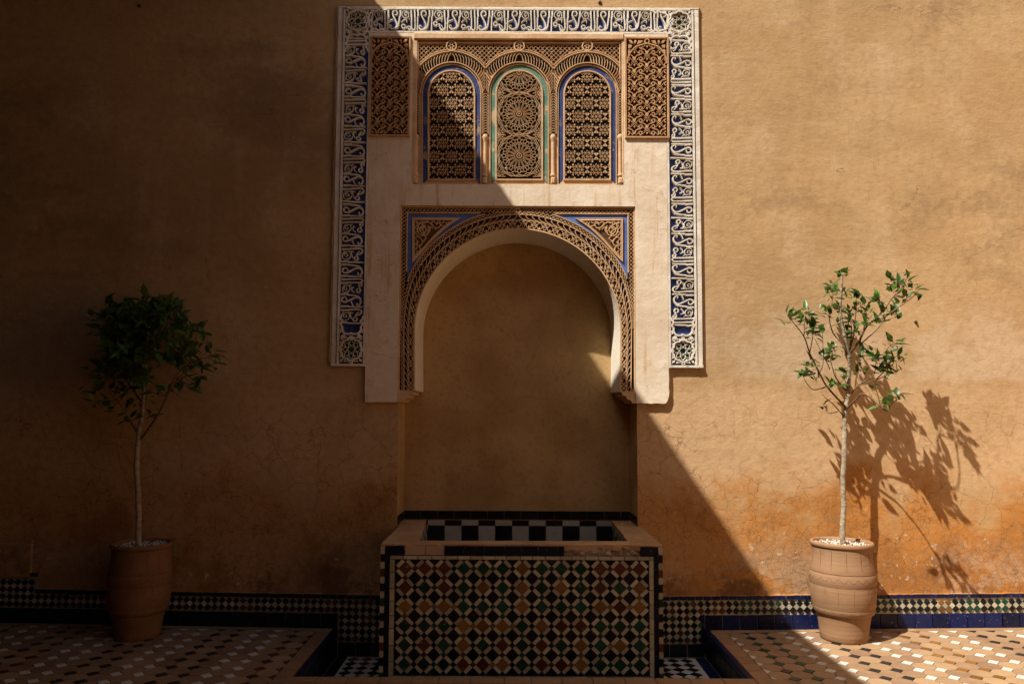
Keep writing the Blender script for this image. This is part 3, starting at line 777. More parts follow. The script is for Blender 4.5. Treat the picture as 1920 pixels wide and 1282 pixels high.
# square frame with its diamond strip
b = MB()
FXo, FXi = AWH-.0055, AWH-.043
for x in (-AWH+.0055, AWH-.0055): b.ribbon([(x, PZ+.03), (x, AZT-.001)], .011, GW, .0135)
b.ribbon([(-AWH, AZT-.0055), (AWH, AZT-.0055)], .011, GW, .0138)
for sg in (-1, 1): b.ribbon([(sg*(AWH-.0435), 2.20), (sg*(AWH-.0435), AZT-.0435)], .009, GW, .0142)
b.ribbon([(-AWH+.039, AZT-.0435), (-.235, AZT-.0435)], .009, GW, .0144); b.ribbon([(.235, AZT-.0435), (AWH-.039, AZT-.0435)], .009, GW, .0144)
for sg in (-1, 1):
    z = AZT-.012; st = .0245
    while z > 1.86:
        z2 = z-st
        xo = sg*(AWH-.012); xi = sg*(AWH-.039)
        if z < 2.2:   # the strip narrows where the arch swells against it
            q = max(.25, (z-1.80)/.40); xi = sg*(AWH-.012-.027*q)
        b.ribbon([(xo, z), (xi, z2)], .0036, GW, .0105); b.ribbon([(xi, z), (xo, z2)], .0036, GW, .011)
        z = z2
x = -AWH+.04
while x < AWH-.06:
    zo, zi = AZT-.012, AZT-.039; x2 = x+.0245
    if abs(x+.012-ACX) > .024: b.ribbon([(x, zo), (x2, zi)], .0036, GW, .0105); b.ribbon([(x, zi), (x2, zo)], .0036, GW, .011)
    x = x2
b.ribbon(circ(ACX, AZT-.026, .014, 18), .008, GW, .0125, True)
sz(b.obj('frame', 'band', surround))
# blue spandrels with a carved triangle each
def span_tri(sg):
    mir = lambda px: px if sg > 0 else 1941-px
    w_ = .006
    xo = AWH-.048; zt_ = AZT-.048
    arcp = []
    for k in range(70):
        a = math.pi/2*k/69; r = AR+.1315*taper(math.pi/2-a)
        p = (ACX*sg+r*math.cos(a), ACZ+r*math.sin(a))
        if p[0] < xo and p[1] < zt_: arcp.append(p)
    bb = MB(); cx, cz = xo, zt_
    for i in range(len(arcp)-1):
        a, c = arcp[i], arcp[i+1]; bb.add([(sg*cx, -w_, cz), (sg*a[0], -w_, a[1]), (sg*c[0], -w_, c[1])], [(0, 1, 2)])
    a = arcp[0]; bb.add([(sg*cx, -w_, cz), (sg*cx, -w_, a[1]-.01), (sg*a[0], -w_, a[1])], [(0, 1, 2)])
    c = arcp[-1]; bb.add([(sg*cx, -w_, cz), (sg*c[0], -w_, c[1]), (sg*(c[0]-.01), -w_, cz)], [(0, 1, 2)])
    sz(bb.obj('spandrel', 'blue', surround))
    hyp = cat_rom([(1168.4, 494.5), (1148.3, 474), (1126.4, 449.4), (1102.4, 426.8), (1077, 409.6)], 6)
    loop = [(1168.4, 409)]+hyp
    L2 = [at(mir(px), py+(0 if sg > 0 else -1.2), w_) for px, py in loop]
    gx_ = sum(p[0] for p in L2)/len(L2); 
    cxx, czz = at(mir(1145), 432, w_); L3 = [(cxx+(x-cxx)*.945, czz+(z-czz)*.945) for x, z in L2]
    fr = MB(); n_ = len(L2); In = [(cxx+(x-cxx)*.80, czz+(z-czz)*.80) for x, z in L2]
    Md = [(cxx+(x-cxx)*.90, czz+(z-czz)*.90) for x, z in L2]
    for i in range(n_):
        j = (i+1) % n_
        for (A_, wa), (B_, wb) in (((L2, w_), (L3, .0165)), ((L3, .0165), (Md, .0145)), ((Md, .0145), (In, .0165)), ((In, .0165), ([(cxx+(x-cxx)*.775, czz+(z-czz)*.775) for x, z in L2], .0075))):
            fr.quad((A_[i][0], -wa, A_[i][1]), (A_[j][0], -wa, A_[j][1]), (B_[j][0], -wb, B_[j][1]), (B_[i][0], -wb, B_[i][1]))
    sz(fr.obj('triangle_frame', 'band', surround))
    gd = MB()
    for i in range(n_):
        p, q_ = L3[i], L3[(i+1) % n_]; gd.add([(cxx, -.0075, czz), (p[0], -.0075, p[1]), (q_[0], -.0075, q_[1])], [(0, 1, 2)])
    sz(gd.obj('triangle_ground', 'midbrown', surround))
    c_in = In[0]; x1, z1 = abs(c_in[0]), c_in[1]
    # scrolls
    cv = MB()
    def scroll(pts, wd, h): cv.ribbon([(sg*x, z) for x, z in cat_rom(pts, 4)], wd, .0075, h)
    def T(u, v): return (x1-u, z1-v)   # from the right-angled corner
    random.seed(5)
    scroll([T(.012, .012), T(.05, .03), T(.075, .06), T(.06, .085), T(.035, .07), T(.04, .045), T(.07, .035)], .008, .0155)
    scroll([T(.02, .05), T(.045, .06), T(.06, .045), T(.05, .02), T(.075, .012), T(.10, .02)], .0075, .0158)
    scroll([T(.03, .02), T(.02, .06), T(.03, .09), T(.055, .10), T(.06, .075), T(.03, .05)], .0075, .0152)
    scroll([T(.10, .02), T(.125, .045), T(.15, .05), T(.165, .03), T(.15, .017), T(.138, .03)], .0085, .0161)
    scroll([T(.165, .03), T(.19, .04), T(.205, .025), T(.195, .014)], .0075, .0156)
    scroll([T(.02, .10), T(.045, .125), T(.05, .15), T(.03, .165), T(.017, .15), T(.03, .138)], .0085, .0161)
    scroll([T(.03, .165), T(.04, .19), T(.025, .205), T(.014, .195)], .0075, .0156)
    scroll([T(.075, .06), T(.09, .075), T(.08, .095), T(.10, .045), T(.12, .06)], .007, .0163)
    scroll([T(.06, .10), T(.075, .115), T(.06, .13)], .007, .0163)
    for k_ in range(5):
        u_ = .012+.036*k_
        scroll([T(u_, .006), T(u_+.012, .018), T(u_+.026, .016), T(u_+.030, .006)], .006, .0150+k_*.0002)
        scroll([T(.006, u_), T(.018, u_+.012), T(.016, u_+.026), T(.006, u_+.030)], .006, .0149+k_*.0002)
    scroll([T(.085, .035), T(.10, .06), T(.085, .085), T(.06, .10), T(.045, .09)], .0065, .0166)
    for u, v in ((.05, .05), (.09, .05), (.05, .09), (.215, .016), (.016, .215), (.11, .03), (.03, .11), (.02, .02), (.135, .06), (.06, .135)):
        cv.prism([(sg*(x1-u)+dx, z1-v+dz) for dx, dz in ((-.009, 0), (0, -.007), (.009, 0), (0, .007))], .0075, .017, .3)
    sz(cv.obj('carved_scroll', 'band', surround))
span_tri(1); span_tri(-1)

# =================================================================== THREE LATTICE WINDOWS
win = empty('lattice_window_panel', (0, 0, WB)); tag(win, 'carved stucco panel of three arched lattice windows framed in blue and green, above the arch', 'window')
def wz(o): o.location.z -= WB; return o
WG = .003
b = MB(); b.slab(WL, WR_, WB, WT, 0, WG); wz(b.obj('panel_ground', 'carve', win))
PXM = .00339      # metres per photo pixel up here
def q(px, py): return at(px, py, .012)
def arch_pts(cx, cy, r, yb, n=28, rx=None):
    """window outline in photo pixels: semicircle on straight jambs, from left foot over to right foot"""
    rx = rx or r
    return [(cx-rx, yb)]+[(cx-rx, cy+(yb-cy)*(1-k/4)) for k in range(1, 4)]+[(cx-rx*math.cos(math.pi*k/n), cy-r*math.sin(math.pi*k/n)) for k in range(n+1)]+[(cx+rx, cy+(yb-cy)*k/4) for k in range(1, 4)]+[(cx+rx, yb)]
WINS = [(846.5, 176, 'dblue'), (973.5, 176, 'green'), (1101, 177, 'dblue')]
def inside_fn(cx, cy, r, yb):
    def f(p):
        x, y = p
        if y > yb or abs(x-cx) > r: return False
        return y >= cy or (x-cx)**2+(y-cy)**2 <= r*r
    return f
def clip_seg(p0, p1, f):
    a, c = f(p0), f(p1)
    if a and c: return p0, p1
    if not a and not c: return None
    if not a: p0, p1 = p1, p0
    lo, hi = 0., 1.
    for _ in range(9):
        m = (lo+hi)/2
        if f((p0[0]+(p1[0]-p0[0])*m, p0[1]+(p1[1]-p0[1])*m)): lo = m
        else: hi = m
    return p0, (p0[0]+(p1[0]-p0[0])*lo, p0[1]+(p1[1]-p0[1])*lo)
_hc = [0]
def seg(b, pts, wd, f, w0, w1):
    """clipped straps, heights staggered so crossings never share a plane"""
    _hc[0] = (_hc[0]+1) % 7; h = w1+_hc[0]*.00022
    for i in range(len(pts)-1):
        c = clip_seg(pts[i], pts[i+1], f)
        if c and math.dist(*c) > .25: b.ribbon([q(*c[0]), q(*c[1])], wd, w0, h+i*.00003)
def hexstar(cx, cy, yb, b, f):
    ax, ay = 33.5, 24.9
    stars = []; crosses = []
    for j in range(-1, 12):
        for i in range(-3, 4):
            x = cx+i*ax+(ax/2 if j % 2 else 0); y = 144+j*ay; stars.append((x, y)); crosses.append((x+ax/2, y))
    for x, y in stars:
        if not (cx-62 < x < cx+62): continue
        r1, r2 = 6.9, 11.0
        hexa = [(x+r1*math.cos(math.pi/3*k), y+r1*1.0*math.sin(math.pi/3*k)) for k in range(7)]
        seg(b, hexa, .0030, f, .005, .0135)
        for k in range(3):
            a = math.pi/3*k; seg(b, [(x-r2*math.cos(a), y-r2*math.sin(a)), (x+r2*math.cos(a), y+r2*math.sin(a))], .0027, f, .005, .0128)
        for k in range(6):
            a = math.pi/3*(k+.5); p = (x+12.2*math.cos(a), y+11.6*math.sin(a))
            u0 = (x+r1*math.cos(math.pi/3*k), y+r1*math.sin(math.pi/3*k)); u1 = (x+r1*math.cos(math.pi/3*(k+1)), y+r1*math.sin(math.pi/3*(k+1)))
            seg(b, [u0, p, u1], .0028, f, .005, .0131)
    for x, y in crosses:
        if not (cx-62 < x < cx+62): continue
        for sx in (-1, 1):
            for sy in (-1, 1):
                for poly in ([(0, 0), (sx*1.2, sy*7.0), (sx*4.6, sy*5.2)], [(sx*4.4, sy*9.2), (sx*8.4, sy*7.9), (sx*8.0, sy*11.6)]):
                    pp = [(x+a, y+c) for a, c in poly]
                    if all(f(p) for p in pp): b.prism([q(*p) for p in pp], .005, .0148+random.random()*.0006, .12)
        seg(b, [(x-4.4, y-5.2), (x-8.4, y-7.6)], .0026, f, .005, .0126); seg(b, [(x+4.4, y-5.2), (x+8.4, y-7.6)], .0026, f, .005, .0126)
        seg(b, [(x-4.4, y+5.2), (x-8.4, y+7.6)], .0026, f, .005, .0126); seg(b, [(x+4.4, y+5.2), (x+8.4, y+7.6)], .0026, f, .005, .0126)
def rosettes(cx, cy, yb, b, f, gl):
    for yc in (136.0, 213.6, 292.0):
        def pol(r, k): a = 2*math.pi*k/16; return (cx+r*math.sin(a), yc-r*math.cos(a))
        if f((cx, yc+1)): b.ribbon([q(*p) for p in circ(cx, yc, 4.6, 16)], .006, .005, .0165, True); b.prism([q(*p) for p in circ(cx, yc, 1.9, 10)], .005, .020, .4)
        for k in range(16):
            seg(b, [pol(7.5, k+.20), pol(12, k+.22), pol(20.5, k+.12), pol(22.6, k+.5), pol(20.5, k+.88), pol(12, k+.78), pol(7.5, k+.80)], .0023, f, .005, .0142)
            seg(b, [pol(22.6, k+.5), pol(26.2, k+.78), pol(29.6, k+.68), pol(31.5, k+.5), pol(29.6, k+.32), pol(26.2, k+.22), pol(22.6, k+.5)], .0026, f, .005, .0136)
            seg(b, [pol(20.5, k+.12), pol(24.2, k), pol(26.2, k+.22)], .0024, f, .005, .0132); seg(b, [pol(26.2, k-.22), pol(24.2, k), pol(20.5, k-.12)], .0024, f, .005, .013)
            seg(b, [pol(29.6, k+.32), pol(33.5, k), pol(29.6, k-.32)], .0025, f, .005, .0138)
            seg(b, [pol(35.6, k), pol(37.8, k+.5), pol(35.6, k+1)], .0028, f, .005, .0134)
            p = [pol(30.4, k-.22), pol(33.2, k), pol(30.4, k+.22), pol(35.0, k+.3), pol(35.0, k-.3)]
            if k % 2 == 0 and all(f(z) for z in p): gl.prism([q(*z) for z in (pol(31.2, k-.3), pol(34.8, k-.25), pol(34.8, k+.25), pol(31.2, k+.3))], .0048, .0068, .05)
        for sx in (-1, 1):
            for sy in (-1, 1):
                seg(b, [(cx, yc+sy*38.8), (cx+sx*14, yc+sy*37.4), (cx+sx*28, yc+sy*29), (cx+sx*36, yc+sy*15), (cx+sx*38.5, yc)], .0036, f, .005, .014)
                seg(b, [(cx+sx*14, yc+sy*38.9), (cx+sx*30, yc+sy*31), (cx+sx*38, yc+sy*17), (cx+sx*40.5, yc)], .0036, f, .005, .0137)
                X0_, Y0_ = cx+sx*40.5, yc+sy*38.8
                for r in (6.0, 11.0):
                    seg(b, [(X0_-sx*r, Y0_), (X0_-sx*r*.7, Y0_-sy*r*.7), (X0_, Y0_-sy*r)], .0024, f, .005, .0133)
                for aa in (0, 22, 45, 68, 90):
                    c_, s_ = math.cos(R(aa)), math.sin(R(aa)); seg(b, [(X0_, Y0_), (X0_-sx*15*c_, Y0_-sy*15*s_)], .0024, f, .005, .0129)
    for sx in (-1, 1):
        y = 140
        while y < 332: seg(b, [(cx+sx*40.5, y), (cx+sx*38.6, y+6), (cx+sx*40.5, y+12)], .0024, f, .005, .0127); y += 12
random.seed(9)
for wi, (cx, cy, paint) in enumerate(WINS):
    nm = ['left', 'middle', 'right'][wi]
    root = wz(MB().obj('x', 'void')); bpy.data.objects.remove(root)
    # dark backing
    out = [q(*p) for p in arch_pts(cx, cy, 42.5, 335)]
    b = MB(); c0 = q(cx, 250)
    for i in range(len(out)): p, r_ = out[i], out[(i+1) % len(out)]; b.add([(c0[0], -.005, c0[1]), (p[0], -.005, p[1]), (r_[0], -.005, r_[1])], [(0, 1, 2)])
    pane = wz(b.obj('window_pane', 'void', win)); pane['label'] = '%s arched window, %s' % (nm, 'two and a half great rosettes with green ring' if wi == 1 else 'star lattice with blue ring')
    # painted ring (flat) then raised beads
    ro, ri = arch_pts(cx, cy, 53.5, 343.5), arch_pts(cx, cy, 44.5, 336.5)
    b = MB()
    for i in range(len(ro)-1):
        a, c, d, e_ = q(*ro[i]), q(*ro[i+1]), q(*ri[i+1]), q(*ri[i]); b.quad((a[0], -.0085, a[1]), (c[0], -.0085, c[1]), (d[0], -.0085, d[1]), (e_[0], -.0085, e_[1]))
    wz(b.obj('painted_ring', paint, win))
    a, c, d, e_ = q(cx-53.5, 346), q(cx+53.5, 346), q(cx+44.5, 337), q(cx-44.5, 337)
    b = MB(); b.quad((a[0], -.0083, a[1]), (c[0], -.0083, c[1]), (d[0], -.0083, d[1]), (e_[0], -.0083, e_[1])); wz(b.obj('ring_foot', 'carve', win))
    b = MB(); b.ribbon([q(*p) for p in arch_pts(cx, cy, 43.2, 337)], .0125, .005, .0175, True); b.ribbon([q(*p) for p in arch_pts(cx, cy, 54.6, 346)], .0065, .003, .0155, True)
    wz(b.obj('window_frame', 'carve', win))
    f = inside_fn(cx, cy, 42.2, 335.5)
    b = MB()
    if wi == 1:
        gl = MB(); rosettes(cx, cy, 335, b, f, gl); wz(gl.obj('painted_fleck', 'green', win))
    else: hexstar(cx, cy, 335, b, f)
    wz(b.obj('lattice', 'carve', win))
    # leaf band of the arch above
    b = MB(); g = MB()
    r0, r1 = 59., 76.
    def lp(a, r):   # angle from crown, radius; limited by the neighbour at 63.6 px
        x = cx+r*math.sin(a); y = cy-r*math.cos(a); return (max(cx-62.6, min(cx+62.6, x)), y)
    NLf = 17
    for k in range(NLf):
        for sg in (-1, 1):
            a0 = sg*(.06+(math.pi/2-.10)*k/NLf*.98); da = sg*.085
            lim = lambda a: min(r1-1.5, 62.4/max(.05, abs(math.sin(a))))
            if lim(a0) < r0+2.0: continue
            p = [lp(a0+da*.9, r0+1), lp(a0+da*.55, r0+.35*(lim(a0)-r0)), lp(a0+da*.1, r0+.75*(lim(a0)-r0)), lp(a0-da*.6, lim(a0-da*.6 if abs(a0) > .1 else a0))]
            b.ribbon([q(*z) for z in cat_rom(p, 3)], .0042, .0035, .0195+(k % 3)*.0003)
    b.ribbon([q(*p) for p in circ(cx, cy, 58.2, 36, math.pi*1.02, math.pi*1.98, False)] if False else [q(cx-58.2*math.cos(math.pi*t/40), cy-58.2*math.sin(math.pi*t/40)) for t in range(41)], .0075, .003, .0215)
    am = math.asin(62.8/78.5)
    b.ribbon([q(cx+78.5*math.sin(-am+2*am*t/40), cy-78.5*math.cos(-am+2*am*t/40)) for t in range(41)], .0085, .003, .0225)
    b.ribbon([q(cx+82.5*math.sin(-am*.93+2*am*.93*t/40), cy-82.5*math.cos(-am*.93+2*am*.93*t/40)) for t in range(41)], .0055, .003, .0185)
    wz(b.obj('arch_leaf_band', 'carve', win))
    for t in range(40):
        a, a2 = -am+2*am*t/40, -am+2*am*(t+1)/40
        w1_ = lambda a: min(77., 62.6/max(.05, abs(math.sin(a))))
        pts = [q(cx+59*math.sin(a), cy-59*math.cos(a)), q(cx+59*math.sin(a2), cy-59*math.cos(a2)), q(cx+w1_(a2)*math.sin(a2), cy-w1_(a2)*math.cos(a2)), q(cx+w1_(a)*math.sin(a), cy-w1_(a)*math.cos(a))]
        g.add([(p[0], -.0036, p[1]) for p in pts], [(0, 1, 2, 3)])
    wz(g.obj('arch_band_ground', 'brownvoid', win))
    # roundel with a flower
    b = MB(); b.ribbon([q(*p) for p in circ(cx, 87.5, 9.3, 26)], .011, .003, .0235, True)
    for k in range(6):
        a = math.pi/3*k; fl = [(cx+2*math.cos(a-.5), 87.5+2*math.sin(a-.5)), (cx+4.6*math.cos(a-.28), 87.5+4.6*math.sin(a-.28)), (cx+6.9*math.cos(a), 87.5+6.9*math.sin(a)), (cx+4.6*math.cos(a+.28), 87.5+4.6*math.sin(a+.28)), (cx+2*math.cos(a+.5), 87.5+2*math.sin(a+.5))]
        b.prism([q(*p) for p in fl], .005, .0195, .2)
    rd = wz(b.obj('roundel', 'carve', win))
    b = MB(); b.prism([q(*p) for p in circ(cx, 87.5, 8.2, 18)], .003, .0052); wz(b.obj('roundel_ground', 'brownvoid', win))
# vertical leaf strips under the arch springings
b = MB(); g = MB()
for xs, hw in ((783, 3.0), (910, 5.0), (1037.3, 5.0), (1162.5, 3.0)):
    for y in [y for y in range(176, 250, 5)]:
        for sg in (-1, 1):
            b.ribbon([q(xs+sg*.3, y), q(xs+sg*hw*.6, y+1.5), q(xs+sg*hw, y+5)], .005, .003, .0185+(y % 3)*.0003)
    a, c = q(xs-hw, 172), q(xs+hw, 252); g.slab(a[0], c[0], c[1], a[1], .003, .0038)
    for sg in (-1, 1): b.ribbon([q(xs+sg*(hw+1), 172), q(xs+sg*(hw+1), 252)], .004, .003, .0195)
wz(b.obj('leaf_strip', 'carve', win)); wz(g.obj('leaf_strip_ground', 'brownvoid', win))
# lattice field behind the arches
def in_field(p):
    x, y = p
    if not (785 < x < 1161 and 84.5 < y < 150): return False
    for cx, cy, _ in WINS:
        if (x-cx)**2+(y-cy)**2 < 83.5**2: return False
        if (x-cx)**2+(y-87.5)**2 < 11.5**2: return False
    return True
b = MB(); st = 8.4
for k in range(-14, 70):
    x0 = 782+k*st
    for i in range(20):
        seg(b, [(x0+i*st/2*1.0, 83+i*st/2), (x0+(i+1)*st/2, 83+(i+1)*st/2)], .0028, in_field, .003, .0125)
        seg(b, [(x0-i*st/2, 83+i*st/2), (x0-(i+1)*st/2, 83+(i+1)*st/2)], .0028, in_field, .003, .0129)
    if k % 2 == 0:
        for i in range(10): seg(b, [(x0, 83+i*7), (x0, 83+i*7+4.5)], .0024, in_field, .003, .0121)
for j in range(1, 5):
    for k in range(0, 54, 2): seg(b, [(782+k*st, 83+j*14), (782+k*st+5, 83+j*14)], .0024, in_field, .003, .0117)
wz(b.obj('lattice_field', 'carve', win))
g = MB()
for x in range(783, 1163, 2):
    top = 84; bot = 150
    for cx, cy, _ in WINS:
        d = abs(x+1-cx)
        if d < 82: bot = min(bot, cy-math.sqrt(82**2-d*d))
    if bot > top+1: a, c = q(x, top), q(x+2, bot); g.quad((a[0], -.0034, c[1]), (c[0], -.0034, c[1]), (c[0], -.0034, a[1]), (a[0], -.0034, a[1]))
wz(g.obj('lattice_field_ground', 'brownvoid', win))
b = MB()   # beam and side mouldings
b.slab(WL-.006, WR_+.006, q(970, 77)[1], WT+.002, .003, .033, .006)
b.ribbon([q(784, 150), q(784, 81.5), q(1162, 81.5), q(1162, 150)], .008, .003, .021)
for x in (777.5, 1168): a, c = q(x-3, 77), q(x+2.6, 344); b.slab(a[0], c[0], c[1], a[1], .003, .026, .004)
wz(b.obj('beam', 'carve', win))
for xs in (779, 909.5, 1037, 1163):   # colonnettes with a small base
    b = MB(); p0, p1 = q(xs, 333), q(xs, 252)
    prof = [(.006, 0), (.017, .006), (.019, .014), (.013, .022), (.0125, .03), (.0115, .11), (.0115, .21), (.013, .226), (.018, .236), (.019, .25), (.012, .262)]
    sc_ = (p1[1]-p0[1])/.262
    b.lathe([(r, p0[1]+z*sc_) for r, z in prof], 14, p0[0], -.008); wz(b.obj('colonnette', 'carve', win, True))
    b = MB(); b.slab(p0[0]-.013, p0[0]+.013, p0[1]-.04, p0[1]-.002, .003, .028, .006); wz(b.obj('console', 'carve', win))

# =================================================================== FLANKING ARABESQUE PANELS
def flank(x0, x1, y0, y1, side):
    root = empty('arabesque_panel', (0, -SW, at((x0+x1)/2, y1)[1])); zb = root.location.z
    tag(root, 'brown carved arabesque stucco panel beside the %s lattice window' % side, 'panel', 'carved panels flanking the windows')
    W0 = SW
    def fin(o): o.location = (0, SW, -zb); o.parent = root; return o
    a, c = at(x0, y1, SW), at(x1, y0, SW)
    g = MB(); g.slab(a[0], c[0], a[1], c[1], W0-.002, W0+.0012); fin(g.obj('ground', 'brownvoid'))
    b = MB(); hw = .010
    b.ribbon([(a[0]+hw/2, a[1]+hw/2), (c[0]-hw/2, a[1]+hw/2), (c[0]-hw/2, c[1]-hw/2), (a[0]+hw/2, c[1]-hw/2)], hw*1.5, W0, W0+.012, True); fin(b.obj('frame', 'brown'))
    cx = (x0+x1)/2; wpx = x1-x0
    T = lambda x, y: at(x, y, SW)
    # scalloped arch at the head
    b = MB(); pts = []
    for k in range(61):
        t = -1+2*k/60; ang = t*math.pi/2; r = (wpx/2-5)*(1+.035*abs(math.sin(ang*5)))
        pts.append((cx+r*math.sin(ang), y0+12+36*(1-math.cos(ang)**.9)+1.5*abs(math.sin(ang*5))))
    b.ribbon([T(*p) for p in pts], .0125, W0, W0+.0135); fin(b.obj('scallop', 'brown'))
    def inside(p):
        x, y = p
        if not (x0+4.5 < x < x1-4.5 and y < y1-4.5): return False
        ang = math.asin(max(-1, min(1, (x-cx)/(wpx/2-4)))); return y > y0+14+36*(1-math.cos(ang)**.9)
    b = MB(); cw, ch = 23.7, 23.1
    def strap(pts, wd, h, smooth=True):
        P = cat_rom(pts, 4) if smooth else pts; run = []
        for p in P+[None]:
            if p and inside(p): run.append(p)
            else:
                if len(run) > 1: b.ribbon([T(*z) for z in run], wd, W0, h)
                run = []
    for i in range(-2, 3):
        for j in range(-1, 11):
            x = cx+i*cw; y = y0+38+j*ch+(ch*.16 if i % 2 else -ch*.32)
            hh = W0+.0105+((i+j) % 3)*.0003
            for sg in (-1, 1):
                strap([(x+sg*1.2, y+1.5), (x+sg*2.4, y-4), (x+sg*5.2, y-7.2), (x+sg*9.6, y-8.2), (x+sg*13.6, y-10.2), (x+sg*14.8, y-13), (x+sg*12.4, y-15.8), (x+sg*9.2, y-14.4), (x+sg*9.2, y-11.2), (x+sg*11.8, y-10.4)], .0085, hh)
                strap([(x, y+6), (x+sg*4, y+2.5), (x+sg*9, y-3.5)], .0042, hh+.0011); strap([(x, y-18), (x+sg*5, y-13.5), (x+sg*7.5, y-11)], .0042, hh+.0013)
                strap([(x, y+2), (x+sg*6, y+7)], .0042, hh+.0016, False)
            p = [(x, y-15.5), (x+2.4, y-12.5), (x, y-9.5), (x-2.4, y-12.5)]
            if all(inside(z) for z in p): b.prism([T(*z) for z in p], W0, hh+.002, .2)
            p = [(x-3.2, y+1), (x, y-6), (x+3.2, y+1), (x, y+4)]
            if all(inside(z) for z in p): b.prism([T(*z) for z in p], W0, hh+.0024, .25)
    fin(b.obj('arabesque', 'brown'))
    b = MB()   # corner leaves and boss
    for sx in (-1, 1):
        X = cx+sx*(wpx/2-4.5)
        for pts in ([(0, 2), (7, 3), (11, 9), (5, 9)], [(13, 2), (17, 4), (14, 11), (11.5, 8)], [(1, 11), (9, 12), (7, 17), (2, 19)], [(20, 3), (30, 4), (24, 9), (17, 12)], [(1, 21), (5, 19), (4, 30), (1.5, 32)]):
            b.prism([T(X-sx*u, y0+3+v) for u, v in pts], W0, W0+.0125, .2)
    b.ribbon([T(*p) for p in circ(cx, y0+8, 4.0, 14)], .009, W0, W0+.013, True)
    fin(b.obj('corner_leaf', 'brown'))
flank(691.5, 770.5, 69.5, 256, 'left'); flank(1172, 1253, 71, 259.5, 'right')

# =================================================================== INSCRIPTION FRIEZE
frz = empty('inscription_frieze', (0, 0, FB)); tag(frz, 'blue and white carved stucco frieze of Arabic script framing the arch and windows', 'frieze')
def fz(o): o.location.z -= FB; return o
FG, FH = .004, .0255
b = MB()
b.slab(-FO, -FI+.0005-.001, FB, FT, 0, FG); b.slab(FI, FO, FB, FT, 0, FG); b.slab(-FI-.0005, FI, 3.7405, FT, 0, FG)
fz(b.obj('ground', 'frieze_ground', frz))
b = MB()
fi0, fi1 = .9605, 1.1075     # field of the upright strips
ft0, ft1 = 3.7535, 3.8945    # field of the top strip
for sg in (-1, 1):
    b.ribbon([(sg*(FI+.0085), FB), (sg*(FI+.0085), 3.74)], .017, FG, FH, top=.8); b.ribbon([(sg*1.1155, FB), (sg*1.1155, FT-.02)], .0145, FG, FH, top=.8)
    b.ribbon([(sg*1.1415, FB), (sg*1.1415, FT-.004)], .032, FG-.004, FH-.006, top=.85)
    b.ribbon([(sg*FI, FB+.009), (sg*FO, FB+.009)], .018, FG-.004, FH-.001, top=.8)
b.ribbon([(-.985, 3.7465), (.985, 3.7465)], .0145, FG, FH+.0005, top=.8); b.ribbon([(-1.1, 3.9015), (1.1, 3.9015)], .0145, FG, FH+.0005, top=.8)
b.ribbon([(-FO, 3.9115), (FO, 3.9115)], .009, FG-.004, FH-.004, top=.8)
fz(b.obj('border_rail', 'white', frz))
